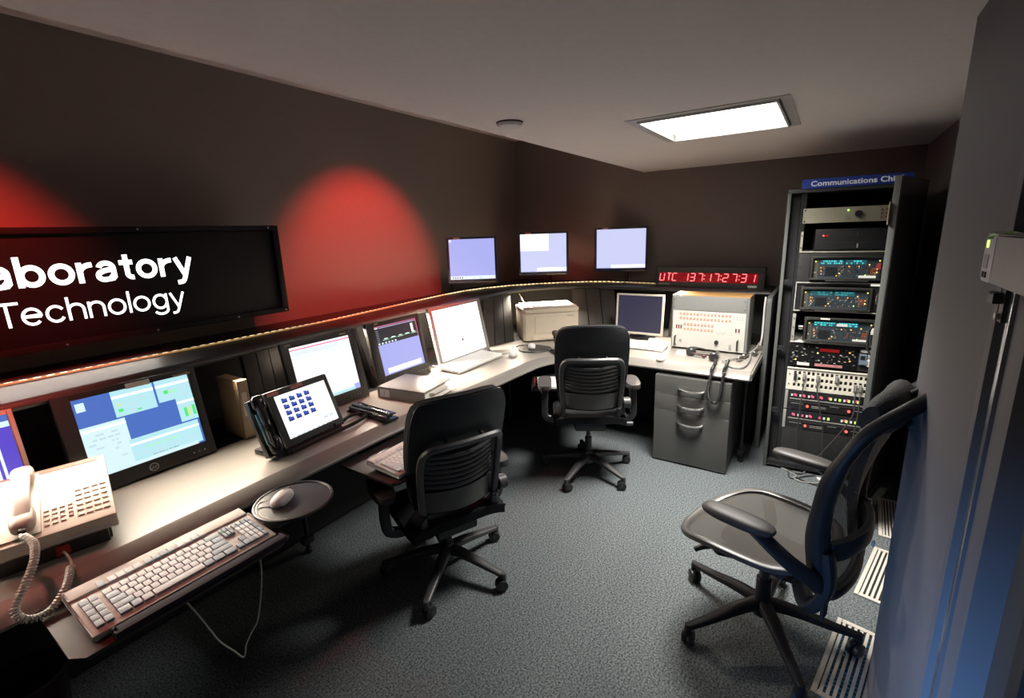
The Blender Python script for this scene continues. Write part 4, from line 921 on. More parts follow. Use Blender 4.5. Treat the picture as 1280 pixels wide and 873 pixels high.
# three tactical radios
def radio(label, z, xc, hh, yf, bright, seed):
    rg = random.Random(seed)
    t = thing('rack_radio', label, 'radio', rk(xc, yf, z), RKR, 'radios in the rack')
    Wd = .375; x0, x1 = -Wd/2, Wd/2
    FRm = mat('radio_frame', (0.03, 0.03, 0.028), 0.5); FC = mat('radio_face', (0.032, 0.046, 0.058), 0.5)
    MB().box(x0+.012, x1-.012, .0, .28, .006, hh-.006, DKG, .003).build('case', t)
    c = MB()
    for a in ((x0, x1, hh-.014, hh), (x0, x1, 0, .012), (x0, x0+.016, .012, hh-.014), (x1-.016, x1, .012, hh-.014)): c.box(a[0], a[1], -.022, .002, a[2], a[3], FRm, .003)
    c.box(-.10, .12, -.022, .0, -.008, .001, FRm, .002); c.build('bezel', t)
    f = MB().box(x0+.045, x1-.014, -.004, .001, .012, hh-.014, FC).box(x0+.016, x0+.045, -.004, .001, .012, hh-.014, mat('radio_side', (0.09, 0.085, 0.065), 0.5)).build('front_panel', t)
    d = MB(); zz = hh-.030
    for (a, b) in ((x0+.055, x0+.175), (x0+.185, x0+.290)):
        d.box(a, b, -.0052, -.0038, zz-.026, zz+.002, LCY2)
        for j in range(2):
            x = a+.004
            while x < b-.012:
                L = rg.choice((.006, .009, .014))
                if rg.random() < .75: d.box(x, min(b-.003, x+L), -.0062, -.005, zz-.022+.013*j, zz-.014+.013*j, LCY if bright else mat('display_mid_cyan', (0, 0, 0), emit=(.04, .36, .38), es=1))
                x += L+.004
    d.build('display', t)
    c = MB()
    for j in range(4):
        for k in range(5): c.box(x0+.085+.0125*k, x0+.095+.0125*k, -.007, -.0038, .026+.014*j, .037+.014*j, BLK, .001)
    c.build('keypad', t)
    for x, z_, mm in ((x0+.03, hh*.75, LYE), (x0+.060, .075, LOR), (x0+.062, .055, LOR), (x0+.064, .036, LWH), (x0+.158, .04, LYE), (x0+.205, hh*.55, LOR), (x0+.255, hh*.55, LOR), (x1-.07, hh*.62, LYE), (x1-.085, .03, LG), (x1-.022, hh*.78, LYE), (x1-.03, hh*.45, LOR), (x1-.03, hh*.32, LYE), (x0+.030, hh*.3, LWH), (x0+.145, .025, LOR)):
        MB().box(x-.0030, x+.0030, -.008, -.0038, z_-.0032, z_+.0032, mm, .001).build('lit_button', t)
    c = MB(); pal = (GREYP, DKG, mat('radio_blue', (0.10, 0.16, 0.22), 0.4), mat('radio_olive', (0.22, 0.22, 0.14), 0.5), BLK, mat('radio_rust', (0.30, 0.09, 0.04), 0.5))
    for k in range(110):
        x = rg.choice((rg.uniform(x0+.055, x0+.08), rg.uniform(x0+.155, x0+.18), rg.uniform(x0+.19, x0+.28), rg.uniform(x0+.29, x1-.02))); z_ = rg.uniform(.020, hh-.065); wd = rg.uniform(.003, .010)
        c.box(x-wd/2, x+wd/2, -.0065, -.0038, z_-.002, z_+.003, pal[rg.randrange(6)])
    for k in range(4): c.box(x1-.062+.009*k, x1-.056+.009*k, -.006, -.0038, .035, .075, pal[5])
    c.build('controls', t)
    return t
# big black plate behind radio 1
t = unit('rack_tray', 'flat black mounting plate around the upper bright display radio', 'rack tray', 1.320)
MB().box(-EAR, -.165, 0, .005, 0, .180, mat('plate_black', (0.03, 0.03, 0.03), 0.5), .001).box(-.165, EAR, 0, .005, 0.165, .180, mat('plate_black', (0, 0, 0)), .001).box(.222, EAR, 0, .005, 0, .165, mat('plate_black', (0, 0, 0)), .001).box(-.165, .222, .0, .30, 0, .005, BLK).build('plate', t)
c = MB()
for x in (-.23,):
    for z in (.03, .09, .15): c.cyl((x, 0, z), (x, -.003, z), .0035, STEEL, seg=8)
c.build('screws', t)
r1 = radio('upper of the three rack radios, brightest cyan display, red tag at its right end', 1.334, .012, .150, -.002, True, 1)
MB().cyl((.170, -.006, .085), (.170, -.014, .085), .020, mat('tag_red', (0.5, 0.06, 0.07), 0.5), seg=18).box(.178, .192, -.016, -.012, .07, .10, GREYP).build('red_tag', r1); MB().box(.07, .155, -.010, -.004, .014, .028, LWH).build('white_label', r1)  # the white label is no lamp, its brightness is put in as glow
t = unit('rack_tray', 'black tray with thin silver edge around the middle radio', 'rack tray', 1.128)
SE = mat('silver_edge', (0.62, 0.60, 0.55), 0.4, metal=.3)
MB().box(-EAR, EAR, 0, .30, 0, .005, BLK).box(-EAR, -EAR+.045, .003, .008, .005, .185, BLK).box(EAR-.075, EAR, .003, .008, .005, .185, BLK).box(-EAR, EAR, .003, .008, .168, .185, BLK).build('tray', t)
MB().box(-EAR, EAR, -.004, .004, .182, .188, SE).box(-EAR, EAR, -.004, .004, 0, .006, SE).box(-EAR, -EAR+.005, -.004, .004, .006, .182, SE).build('silver_edge', t)
MB().box(.15, .225, -.006, .0, .170, .182, LWH).build('white_label', t)  # plain label given a glow of its own to look bright
MB().tube([(.195, 0.002, .06), (.185, -.02, .075), (.185, -.02, .11), (.195, 0.002, .125)], .005, STEEL).build('handle', t)
radio('middle of the three rack radios, dim cyan display, inside a silver edged tray', 1.142, -.025, .145, .004, False, 2)
t = unit('rack_shelf', 'pale rack shelf carrying the lower radio with white edge', 'rack shelf', .918)
MB().box(-EAR, EAR, -.004, .32, 0, .007, mat('shelf_white', (0.66, 0.64, 0.58), 0.45)).build('tray', t)
for s in (-1, 1):
    e = MB().box(s*EAR-.018*(s > 0), s*EAR+.018*(s < 0), -.003, .003, .007, .19, GREYP, .001)
    for z in (.04, .1, .16): e.cyl((s*(EAR-.009), -.003, z), (s*(EAR-.009), -.006, z), .004, BLK, seg=8)
    e.build('bracket', t)
r3 = radio('lower of the three rack radios, with white labels stuck above its display', .934, .012, .160, -.010, True, 5)
MB().box(-.01, .045, -.010, -.004, .108, .124, LWH).build('white_label', r3); MB().box(.08, .15, -.010, -.004, .018, .030, LWH).build('white_label', r3); MB().box(-.10, -.05, -.026, -.021, .149, .158, PAPER).build('white_label', r3)  # first two labels glow by themselves, brightness put into the material
MB().cyl((-.215, .02, .085), (-.19, .02, .085), .014, STEEL, seg=14).build('clamp_screw', r3)
MB().box(.165, .185, -.024, -.021, .07, .11, PAPER).build('white_label', r3)
# audio processor with red readout and small handset
t = unit('rack_audio_unit', 'black audio unit crowded with tiny knobs and a dim red readout, below the radios', 'rack unit', .757)
MB().box(-EAR, .135, 0, .006, 0, .152, GL, .002).box(-.22, .22, .006, .3, .004, .15, BLK).box(.135, EAR, .004, .008, 0, .152, BLK2).build('chassis', t)
MB().box(-.07, .035, -.002, .001, .110, .130, mat('red_readout', (0.1, 0, 0), 0.3, emit=(.22, .01, .01), es=1)).build('readout', t)
rg = random.Random(4); c = MB()
for k in range(70):
    x, z = rg.uniform(-.225, .12), rg.uniform(.02, .145)
    if -.08 < x < .045 and z > .10: continue
    if rg.random() < .5: c.cyl((x, 0, z), (x, -.006, z), rg.uniform(.003, .006), rg.choice((GREYP, STEEL, BLK)), seg=8)
    else: c.box(x-.006, x+.006, -.002, .001, z-.0015, z+.0015, rg.choice((PAPER, GREYP)))
c.build('controls', t)
for x, z, mm in ((-.20, .045, LYE), (-.08, .098, LYE), (.09, .115, LOR), (.095, .06, LOR)): MB().box(x-.004, x+.004, -.004, 0, z-.004, z+.004, mm).build('lit_button', t)
MB().box(-.09, .06, -.004, .0, .010, .026, mat('pink_strip', (0.6, 0.25, 0.25), 0.5)).build('pink_strip', t); MB().box(-.19, -.12, -.005, 0, .008, .026, PAPER).build('white_label', t)
MB().box(.145, .20, -.006, .004, .125, .140, PAPER).build('white_label', t)
MB().box(.140, .178, -.012, .004, .045, .115, mat('unit_blue', (0.18, 0.24, 0.32), 0.4), .002).box(.146, .17, -.014, -.011, .08, .105, BLK).box(.180, .236, -.030, .004, .040, .085, WHITE, .005).box(.180, .232, -.018, .004, .092, .112, GREYP, .003).build('printer_module', t)
# patch panel
t = unit('jack_field', 'white patch panel with three rows of square holes in the rack', 'patch panel', .589)
PPm = mat('patch_white', (0.85, 0.81, 0.70), 0.5)
f = MB(); cols = 16; xs = [-.193+.0257*k for k in range(cols)]; zs = [.036, .078, .120]; hw, hh = .0075, .012
f.box(-EAR, xs[0]-hw, 0, .008, 0, .155, PPm).box(xs[-1]+hw, EAR, 0, .008, 0, .155, PPm)
for a, b in zip(xs, xs[1:]): f.box(a+hw, b-hw, 0, .008, 0, .155, PPm)
for x in xs:
    for z0, z1 in ((0, zs[0]-hh), (zs[0]+hh, zs[1]-hh), (zs[1]+hh, zs[2]-hh), (zs[2]+hh, .155)): f.box(x-hw, x+hw, 0, .008, z0, z1, PPm)
f.box(-EAR, EAR, -.006, .0, .149, .155, PPm).box(-.22, .22, .03, .09, .005, .15, mat('patch_inner', (0.10, 0.09, 0.06), 0.6))
f.build('panel', t)
for x, z in ((xs[0], .10), (xs[2], .10), (xs[5], .095), (xs[9], .10), (xs[13], .055), (xs[14], .055)): MB().box(x-.0075, x+.0075, -.012, .006, z-.022, z+.022, GREYP if x != xs[0] else DKG, .002).build('plug', t)
for k, (z,) in enumerate(((.04,), (.11,))): MB().cyl((-.225, 0, z), (-.225, -.003, z), .004, BLK, seg=8).build('screw', t)
# two button strips
for n_, (z, lab) in enumerate(((.452, 'upper of the two black rack strips with coloured lit keys, under the patch panel'), (.312, 'lower of the two black rack strips with small coloured lit keys, above the blank panel'))):
    t = unit('rack_intercom', lab, 'rack unit', z, 'lit key strips in the rack')
    rg = random.Random(20+n_)
    MB().box(-EAR, EAR, 0, .006, 0, .132, BLK, .002).box(-.22, .22, .006, .25, .004, .128, BLK2).build('chassis', t)
    for s in (-1, 1): MB().box(s*EAR-.018*(s > 0), s*EAR+.018*(s < 0), -.003, .001, .0, .132, GREYP, .001).build('ear', t)
    MB().box(-.21, .21, -.002, .001, .070, .078, GREYP).box(-.21, .22, -.003, .001, .052, .058, DKG).build('label_strip', t)
    for k in range(9):
        x = -.20+.049*k
        for j, (dx, mm) in enumerate(((0, LWH), (.016, LPK), (.024, LG if k > 3 else LPK))):
            if rg.random() < .25: continue
            MB().box(x+dx-.005, x+dx+.006, -.006, 0, .092+.004*(j % 2), .107+.004*(j % 2), mm, .001).build('lit_key', t)
    for x in (-.105, .125): MB().cyl((x, 0, .030), (x, -.008, .030), .008, LRD, seg=14).build('red_light', t)
    MB().box(-.20, -.13, -.002, .001, .040, .043, GREYP).box(-.08, .0, -.002, .001, .032, .035, GREYP).box(-.08, .0, -.002, .001, .022, .025, GREYP).box(.15, .21, -.002, .001, .035, .038, GREYP).box(.02, .07, -.002, .001, .045, .048, GREYP).build('print_lines', t)
t = unit('blanking_plate', 'plain black blanking panel at the bottom of the rack', 'panel', .058)
MB().box(-EAR, EAR, 0, .006, 0, .250, mat('blank_black', (0.022, 0.022, 0.022), 0.55), .002).build('plate', t)
c = MB()
for x in (-.2, -.06, .09, .2):
    for z in (.06, .19): c.cyl((x, 0, z), (x, -.003, z), .004, DKG, seg=8)
c.build('screws', t)
# patch cords
CB_ = mat('cord_dark', (0.05, 0.05, 0.05), 0.5)
for i, (a, pts) in enumerate((((xs[2], .66), [(xs[2]-.005, -.05, .50), (xs[2]-.006, -.045, .32), (xs[2]+.0, -.03, .10)]),
                             ((xs[5], .655), [(xs[5]+.02, -.06, .52), (xs[5]+.055, -.05, .36), (xs[5]+.075, -.035, .10)]),
                             ((xs[13], .615), [(xs[13]-.0, -.055, .48), (xs[13]-.06, -.05, .33), (xs[13]-.17, -.035, .12)]),
                             ((xs[14], .615), [(xs[14]+.0, -.055, .48), (xs[14]-.01, -.05, .30), (xs[14]-.03, -.035, .10)]))):
    P = [(a[0], -.012, a[1]+.0), (a[0], -.04, a[1]-.03)] + pts
    o = MB().tube([rk(*p) for p in P], .004, CB_).build('audio_cable')
    tag(o, ('leftmost patch cord hanging down from the white patch panel', 'second patch cord from the left hanging from the white patch panel', 'patch cord crossing diagonally down leftwards from the patch panel', 'rightmost patch cord hanging straight down from the patch panel')[i], 'cord', 'cords hanging from the patch panel')
# blue name sign on top
t = thing('name_sign', 'blue sign with white lettering standing on top of the equipment rack', 'sign', rk(.0, -.03, RH+.022), RKR)
BL = mat('sign_blue', (0.018, 0.055, 0.34), 0.4)
c = MB().prism([(0, 0), (.07, 0), (.05, .058), (.030, .058)], -.262, .28, BL, .002, M=Matrix(((0, 0, 1, 0), (1, 0, 0, 0), (0, 1, 0, 0), (0, 0, 0, 1))))
c.build('body', t)
MB().text('Communications Chief', -.215, .232, -.018, .018, 0, mat('sign_lettering', (0.72, 0.74, 0.78), 0.5, emit=(.35, .37, .4), es=.25), ext=.001, bold=.02, M=T(0, .0143, .029) @ Rx(-math.atan2(.030, .058))).build('lettering', t, smooth=False)
# cables on the floor by the rack
for i, P in enumerate(([(3.575, .17, .012), (3.53, .10, .006), (3.45, .09, .006), (3.43, .06, .006), (3.50, .0, .006), (3.545, -.06, .01)],
                       [(3.555, .14, .006), (3.49, .05, .006), (3.44, .06, .006), (3.41, .02, .006), (3.43, -.06, .006), (3.50, -.14, .006), (3.545, -.17, .02)],
                       [(3.56, .10, .006), (3.515, .06, .006), (3.53, .02, .006), (3.55, .0, .02)],
                       [(3.47, .055, .005), (3.42, -.02, .005), (3.40, -.14, .005), (3.44, -.25, .005)])):
    o = MB().tube(P, .0045, (DKG, GC, BLK, BLK)[i]).build('floor_cable')
    tag(o, ('dark cable on the carpet starting at the left foot of the rack', 'pale grey cable looped on the carpet in front of the rack', 'short black cable on the carpet tight against the rack base', 'thin black cable lying farthest out from the rack on the carpet')[i], 'cable', 'cables on the carpet by the rack')
o = MB().box(-.02, .02, -.012, .012, 0, .004, PAPER, .001).build('paper_slip', None, (3.515, -.085, .0005), (0, 0, R(20))); tag(o, 'small white tag lying among the cables in front of the rack', 'tag')

# ------------------------------------------------------------------ chairs
def star_base(t, rot, rad, m, hub_z=.115, caster_m=None, tipz=.070, wd=.020):
    cm = caster_m or BLK
    MB().cyl((0, 0, .075), (0, 0, .165), .036, m, r1=.030, seg=24, bev=.004).build('hub', t)
    for k in range(5):
        a = rot+2*PI*k/5; M = Rz(a)
        g = MB().tube([(.02, 0, hub_z+.012), (.12, 0, hub_z+.004), (.24, 0, tipz+.025), (rad-.005, 0, tipz+.010)], [.030, .026, .020, .016], m, seg=12, flat=(1.0, .72), smooth=4, up=(0, 0, 1), M=M).cyl((rad, 0, tipz+.022), (rad, 0, .045), .014, m, seg=14, bev=.003, M=M).build('base_leg', t)
        sw = a + (0.8 if k % 2 else -0.5)
        Q = T(rad*math.cos(a), rad*math.sin(a), .030) @ Rz(sw)
        w_ = MB()
        for s in (-1, 1): w_.lathe([(0, -.010), (.022, -.010), (.029, -.006), (.030, 0), (.029, .007), (.022, .010), (0, .010)], cm, 22, Q @ T(-.012, s*.014, 0) @ Rx(PI/2))
        for s in (-1, 1): w_.lathe([(0, 0), (.010, 0), (.010, .002), (0, .0025)], DKG, 14, Q @ T(-.012, s*.0245, 0) @ Rx(-s*PI/2))
        w_.box(-.028, .012, -.006, .006, .012, .036, cm, .004, Q)
        w_.build('caster', g)
def task_chair(label, x, y, phi, s, az, rot):
    t = thing('swivel_chair', label, 'chair', (x, y, 0), phi-PI/2, 'swivel chairs at the console')
    star_base(t, rot-(phi-PI/2), .325, CHPL)
    MB().cyl((0, 0, .15), (0, 0, s-.10), .014, DKG, seg=18).cyl((0, 0, .15), (0, 0, .27), .024, BLK, seg=20, bev=.003).build('gas_column', t)
    MB().prism([(-.10, -.15), (.10, -.15), (.12, .05), (.09, .13), (-.09, .13), (-.12, .05)], s-.135, s-.070, BLK, .015).tube([(-.27, -.02, s-.105), (-.14, -.02, s-.118), (.14, -.02, s-.118), (.27, -.02, s-.105)], .016, BLK, seg=10, smooth=3).build('mechanism', t)
    c = MB()
    def seat(u, v):
        w_ = .245*(1-.10*max(0, (v-.75)/.25)**2-.06*max(0, (.25-v)/.25)**2)
        return (u*w_, -.20+.45*v-.02*u*u*(1 if v > .5 else -1)*.0, s-.012+.010*u*u-.030*max(0, (v-.70)/.30)**2+.018*(1-u*u)*(1-(2*v-1)**2)-.030*abs(u)**4)
    c.sheet(seat, 16, 16, -.045, FABRIC, off=(0, 0, 1)); c.build('seat', t)
    MB().box(-.17, .17, -.11, .17, s-.086, s-.064, BLK, .01).build('seat_shell', t)
    # backrest, fabric on the inside and smooth dark back
    zb, hb = s+.035, .585
    def by(v): return -.205-.115*v+.045*math.sin(PI*min(1, v*1.25))*0.5
    def bk(u, v):
        k = max(0, (v-.82)/.18); sh = 1-.20*(1-math.sqrt(max(0, 1-k*k))); kb = max(0, (.10-v)/.10); sh *= 1-.08*kb*kb
        hw = (.205+.030*math.sin(PI*min(1, v*1.1)*.75))*sh
        return (u*hw, by(v)+.055*u*u, zb+hb*v-.020*abs(u)**3*max(0, (v-.75)/.25))
    c = MB(); c.sheet(lambda u, v: bk(u, v), 20, 28, .045, FABRIC); c.build('backrest', t)
    MB().sheet(lambda u, v: tuple(Vector(bk(u*.99, .40+.59*v))-Vector((0, .006, 0))), 20, 18, .006, mat('chair_shell', (0.018, 0.02, 0.024), 0.5, bump=.1, bscale=400)).build('back_shell', t)
    # lower plastic lumbar panel with slots and hoop frame
    lp = MB().sheet(lambda u, v: (u*(.160+.012*v), by(.04+.16*v)-.020+.050*u*u, zb+.015+.105*v), 14, 6, .010, mat('lit_chair_plastic', (0.10, 0.10, 0.098), 0.42))  # plate lighter than the chair plastic, light from above put into its colour
    for k in range(7):
        v0 = .225+.044*k
        lp.sheet(lambda u, v, v0=v0: (u*(.165+.012*v0), by(v0+.030*v)-.022-.006*math.sin(PI*v)+.050*u*u, zb+hb*(v0+.036*v)+.010*(u*u)), 14, 3, .008, CHPL)
    lp.build('lumbar_panel', t)
    MB().sheet(lambda u, v: (u*(.165+.012*v), by(.05+.50*v)-.010+.050*u*u, zb+hb*(.05+.50*v)), 10, 10, .006, BLK2).build('lumbar_backing', t)
    zt = zb+hb*.615
    hoop = [(-.178, by(.02)+.030, zb-.055), (-.185, by(.10)+.018, zb+.06), (-.192, by(.3)+.010, zb+.19), (-.190, by(.5)+.004, zb+.30), (-.168, by(.6)-.016, zt-.008), (-.120, by(.6)-.034, zt+.004), (0, by(.6)-.046, zt+.006), (.120, by(.6)-.034, zt+.004), (.168, by(.6)-.016, zt-.008), (.190, by(.5)+.004, zb+.30), (.192, by(.3)+.010, zb+.19), (.185, by(.10)+.018, zb+.06), (.178, by(.02)+.030, zb-.055)]
    MB().tube(hoop, .013, CHPL, seg=10, smooth=5, flat=(1.0, 1.25)).build('back_frame', t)
    for s_ in (-1, 1): MB().cyl((s_*.085, by(.65)+.0, zt+.016), (s_*.085, by(.65)-.034, zt+.012), .009, CHPL, seg=12, bev=.002).build('pivot', t)
    for s_ in (-1, 1):
        MB().tube([(s_*.185, by(.1)+.02, zb+.03), (s_*.205, -.15, zb-.02), (s_*.215, -.07, s-.075), (s_*.20, .02, s-.10)], .024, BLK, seg=10, flat=(.7, 1.3), smooth=4).build('back_upright', t)
    MB().cyl((.205, -.175, zb+.045), (.255, -.175, zb+.045), .036, DKG, seg=24, bev=.006).build('adjustment_knob', t)
    MB().cyl((.23, -.10, s-.10), (.29, -.10, s-.10), .016, DKG, seg=16, bev=.004).build('height_lever', t)
    for s_ in (-1, 1):
        a = MB().tube([(s_*.235, -.02, s-.100), (s_*.295, -.02, s-.075), (s_*.305, -.01, s-.02), (s_*.302, .0, (s+az)/2), (s_*.300, .01, az-.035)], .019, BLK, seg=10, flat=(1.0, 1.3), smooth=4).build('arm', t)
        MB().prism([(s_*.300+q[0]*.048, .03+q[1]*.125) for q in [(math.copysign(abs(math.cos(2*PI*k/28))**.6, math.cos(2*PI*k/28)), math.copysign(abs(math.sin(2*PI*k/28))**.75, math.sin(2*PI*k/28))) for k in range(28)]], az-.036, az, PADM, .010).build('arm_pad', a)
    return t
task_chair('black swivel chair with slatted lower back, nearer the camera, pulled up to the long desk', 1.555, 1.490, R(66), .425, .560, R(59))
task_chair('black swivel chair with slatted lower back, farther away, facing the console corner', 2.85, 1.300, R(30), .505, .675, R(34))

def mesh_mat():
    m = mat('chair_mesh', (0.060, 0.056, 0.050), 0.75, spec=0.15)
    nt = m.node_tree; b = nt.nodes['Principled BSDF']; out = nt.nodes['Material Output']
    tc = nt.nodes.new('ShaderNodeTexCoord'); br = nt.nodes.new('ShaderNodeTexBrick')
    br.inputs['Scale'].default_value = 90; br.inputs['Color1'].default_value = (1, 1, 1, 1); br.inputs['Color2'].default_value = (.85, .85, .85, 1); br.inputs['Mortar'].default_value = (0, 0, 0, 1); br.inputs['Mortar Size'].default_value = .03
    nt.links.new(tc.outputs['UV'], br.inputs['Vector'])
    tr = nt.nodes.new('ShaderNodeBsdfTransparent'); mx = nt.nodes.new('ShaderNodeMixShader'); mr = nt.nodes.new('ShaderNodeMapRange')
    mr.inputs[3].default_value = .72; mr.inputs[4].default_value = .96
    w_ = nt.nodes.new('ShaderNodeTexWave'); w_.inputs['Scale'].default_value = 170; w_.bands_direction = 'Y'
    w2 = nt.nodes.new('ShaderNodeTexWave'); w2.inputs['Scale'].default_value = 170; w2.bands_direction = 'X'
    ml = nt.nodes.new('ShaderNodeMath'); ml.operation = 'MAXIMUM'
    nt.links.new(tc.outputs['Object'], w_.inputs['Vector']); nt.links.new(tc.outputs['Object'], w2.inputs['Vector'])
    nt.links.new(w_.outputs['Fac'], ml.inputs[0]); nt.links.new(w2.outputs['Fac'], ml.inputs[1]); nt.links.new(ml.outputs[0], mr.inputs[0])
    nt.links.new(mr.outputs[0], mx.inputs[0]); nt.links.new(tr.outputs[0], mx.inputs[1]); nt.links.new(b.outputs[0], mx.inputs[2]); nt.links.new(mx.outputs[0], out.inputs['Surface'])
    return m
MESHM = mesh_mat()
AFR = mat('mesh_chair_frame', (0.011, 0.011, 0.013), 0.45, spec=0.25); ARIM = mat('mesh_chair_rim', (0.060, 0.058, 0.055), 0.36)
def mesh_chair(label, x, y, phi, s, rot):
    t = thing('mesh_office_chair', label, 'chair', (x, y, 0), phi-PI/2)
    star_base(t, rot-(phi-PI/2), .345, AFR, hub_z=.12, tipz=.075)
    MB().cyl((0, 0, .16), (0, 0, s-.09), .022, BLK, seg=20).cyl((0, 0, .15), (0, 0, .25), .030, AFR, seg=20, bev=.003).build('gas_column', t)
    MB().prism([(-.09, -.20), (.09, -.20), (.11, .02), (.07, .14), (-.07, .14), (-.11, .02)], s-.125, s-.060, AFR, .018).box(-.06, .06, .08, .17, s-.10, s-.055, AFR, .012).build('mechanism', t)
    MB().tube([(.08, .05, s-.09), (.20, .07, s-.095), (.27, .08, s-.10)], .008, AFR).build('tilt_lever', t)
    MB().tube([(-.08, .10, s-.085), (-.12, .20, s-.12), (-.13, .24, s-.15)], .012, AFR).build('tilt_lever', t)
    # seat: rim and mesh
    def outline(a):
        c, si = math.cos(a), math.sin(a); e = .62
        X = math.copysign(abs(c)**e, c)*.262; Y = math.copysign(abs(si)**e, si)*.245+.03
        X *= 1+.03*(Y/.25) - .05*max(0, -si)
        Y += .030*max(0, si)*(1-(X/.262)**2)
        return X, Y
    def sz(X, Y):
        v = (Y+.215)/.50
        return s+.018*(X/.262)**2*(1-.5*v)-.055*max(0, (v-.62)/.38)**2-.012*(1-(X/.262)**2)*math.sin(PI*max(0, min(1, v)))+.02*max(0, (.25-v)/.25)
    n = 48; rim = []
    for k in range(n):
        X, Y = outline(2*PI*k/n); rim.append((X, Y, sz(X, Y)))
    MB().tube(rim, .014, ARIM, seg=10, closed=True, smooth=2, flat=(1.3, .9), up=(0, 0, 1)).build('seat_rim', t)
    b = bmesh.new(); ctr = b.verts.new((0, .04, sz(0, .04))); rings = []
    for q in range(1, 9):
        f = q/8; rings.append([b.verts.new((X*f, .04+(Y-.04)*f, sz(X*f, .04+(Y-.04)*f))) for X, Y, Z in rim])
    for k in range(n): b.faces.new((ctr, rings[0][k], rings[0][(k+1) % n]))
    for A, B in zip(rings, rings[1:]):
        for k in range(n): b.faces.new((A[k], B[k], B[(k+1) % n], A[(k+1) % n]))
    m_ = MB(); m_.merge(b, MESHM); m_.build('seat_mesh', t)
    MB().tube([(-.245, .10, s-.018), (-.15, .05, s-.055), (0, .03, s-.07), (.15, .05, s-.055), (.245, .10, s-.018)], .017, AFR, flat=(1.4, .7), up=(0, 0, 1)).tube([(-.24, -.12, s-.0), (-.15, -.12, s-.055), (0, -.12, s-.07), (.15, -.12, s-.055), (.24, -.12, s-.0)], .017, AFR, flat=(1.4, .7), up=(0, 0, 1)).build('seat_support', t)
    # backrest: tapered rim loop, upright at the bottom and reclining above, mesh inside
    prof_ = [(0, -.285), (.16, -.272), (.31, -.262), (.45, -.272), (.58, -.294), (.70, -.322), (.84, -.366), (1.0, -.452)]
    def BP(X, h, d=0):      # point on the back: X across, h along height 0..1, d backwards offset
        k = 0
        while k < len(prof_)-2 and prof_[k+1][0] < h: k += 1
        (h0, f0), (h1, f1) = prof_[k], prof_[k+1]; u = (h-h0)/(h1-h0)
        m0 = (f1-prof_[max(0, k-1)][1])/(h1-prof_[max(0, k-1)][0]); k3 = min(len(prof_)-1, k+2); m1 = (prof_[k3][1]-f0)/(prof_[k3][0]-h0); D = h1-h0
        ff = (2*u**3-3*u*u+1)*f0+(u**3-2*u*u+u)*D*m0+(-2*u**3+3*u*u)*f1+(u**3-u*u)*D*m1 if 0 <= u <= 1 else f0+(f1-f0)*u
        return Vector((X, ff+.042*(X/.23)**2-d, s-.04+.76*h))
    half = [(0, 0), (.10, .0), (.170, .012), (.208, .07), (.215, .17), (.220, .31), (.232, .46), (.248, .60), (.252, .72), (.238, .85), (.190, .945), (.110, .985), (0, 1.0)]
    loop = half + [(-a, h) for a, h in half[::-1][1:-1]]
    rr = [(.020 if h < .05 else .032 if h < .4 else .027 if h < .65 else .020) for a, h in loop]
    MB().tube([BP(a, h) for a, h in loop], rr, AFR, seg=12, closed=True, smooth=5, flat=(1.0, 1.0)).build('back_frame', t)
    hw = [(h, a) for a, h in half]
    def wid(h):
        for (h0, a0), (h1, a1) in zip(hw, hw[1:]):
            if h0 <= h <= h1 and h1 > h0: return a0+(a1-a0)*(h-h0)/(h1-h0)
        return .1
    b = bmesh.new(); R_ = []
    for j in range(25):
        h = .004+.99*j/24; R_.append([b.verts.new(BP(wid(h)*(-1+2*i/14), h)) for i in range(15)])
    for A, B in zip(R_, R_[1:]):
        for i in range(14): b.faces.new((A[i], A[i+1], B[i+1], B[i]))
    m_ = MB(); m_.merge(b, MESHM); m_.build('back_mesh', t)
    # light piping along the inner edge of the far rail
    MB().tube([BP(.222-.012, h, .012) if False else BP(wid(h)-.022, h, .006) for h in (.12, .25, .4, .55, .7, .82)], .004, mat('mesh_piping', (0.30, 0.28, 0.24), 0.5), seg=6).build('edge_piping', t)
    # lumbar pad and rear carriers
    MB().tube([BP(x_, .24, .045-.10*(x_/.25)**2*.35) for x_ in (-.20, -.12, 0, .12, .20)], .030, AFR, seg=12, flat=(.55, 1.25), smooth=4).build('lumbar_pad', t)
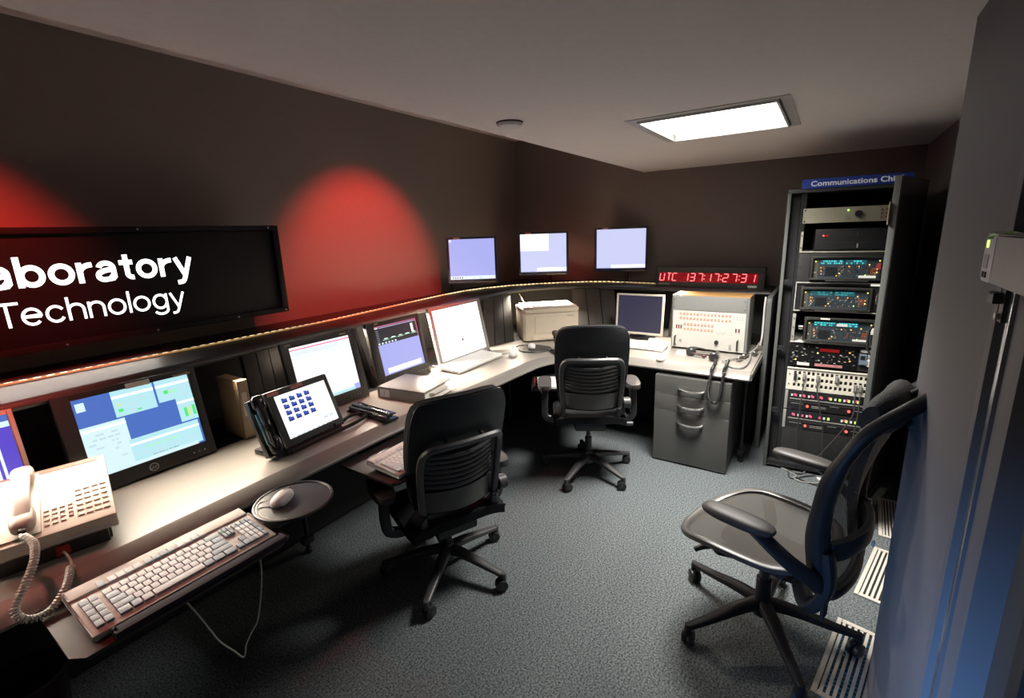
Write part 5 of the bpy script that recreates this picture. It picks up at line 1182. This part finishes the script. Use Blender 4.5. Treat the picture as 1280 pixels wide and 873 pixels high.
    MB().cyl(BP(-.04, .24, .072), BP(-.04, .24, .080), .010, GREYP, seg=14).build('lumbar_button', t)
    for s_ in (-1, 1):
        MB().tube([BP(s_*.215, .26, .025), BP(s_*.215, .12, .03), Vector((s_*.215, -.255, s-.03)), Vector((s_*.20, -.215, s-.09)), Vector((s_*.10, -.16, s-.10))], .026, AFR, seg=12, smooth=4, flat=(.8, 1.2)).build('back_carrier', t)
        c = MB()
        for k in range(7): c.tube([Vector((s_*.222-.024, -.268, s-.085+.013*k)), Vector((s_*.222+.024, -.268, s-.085+.013*k))], .006, AFR, seg=8, smooth=1)
        c.build('ribbed_collar', t)
        a = MB().tube([Vector((s_*.215, -.25, s+.02)), Vector((s_*.262, -.235, s+.06)), Vector((s_*.310, -.17, s+.12)), Vector((s_*.318, -.06, s+.19))], [.026, .024, .022, .020], AFR, seg=12, smooth=4, flat=(.8, 1.2)).build('arm', t)
        MB().blob((s_*.320, -.002, s+.205), (.046, .128, .021), PADM, 2.7, seg=28, rings=12).build('arm_pad', a)
    # headrest on a bracket
    MB().tube([BP(0, .80, .03), BP(0, .90, .045), BP(0, 1.01, .03), BP(0, 1.02, -.02), BP(0, .92, -.05)], .016, AFR, seg=10, smooth=3).build('headrest_bracket', t)
    def hp_(u, v): 
        a = PI*2*v
        q = BP(0, .885); k = 1-.5*abs(u)**3; return Vector((u*.165, q.y+.055+.03*u*u+.050*math.cos(a)*k, q.z-.008+.078*math.sin(a)*k-.3*.04*math.cos(a)))
    b = bmesh.new(); A = []
    for i in range(17):
        u = -1+2*i/16; A.append([b.verts.new(hp_(u, k/16)) for k in range(16)])
    for p, q in zip(A, A[1:]):
        for k in range(16): b.faces.new((p[k], p[(k+1) % 16], q[(k+1) % 16], q[k]))
    b.faces.new(A[0]); b.faces.new(A[-1][::-1])
    m_ = MB(); m_.merge(b, mat('headrest_pad', (0.022, 0.022, 0.022), 0.75, bump=.8, bscale=240)); m_.build('headrest', t)
    return t
mesh_chair('black mesh office chair with headrest in the right foreground beside the wall', 1.972, .098, R(74), .470, R(63.5))
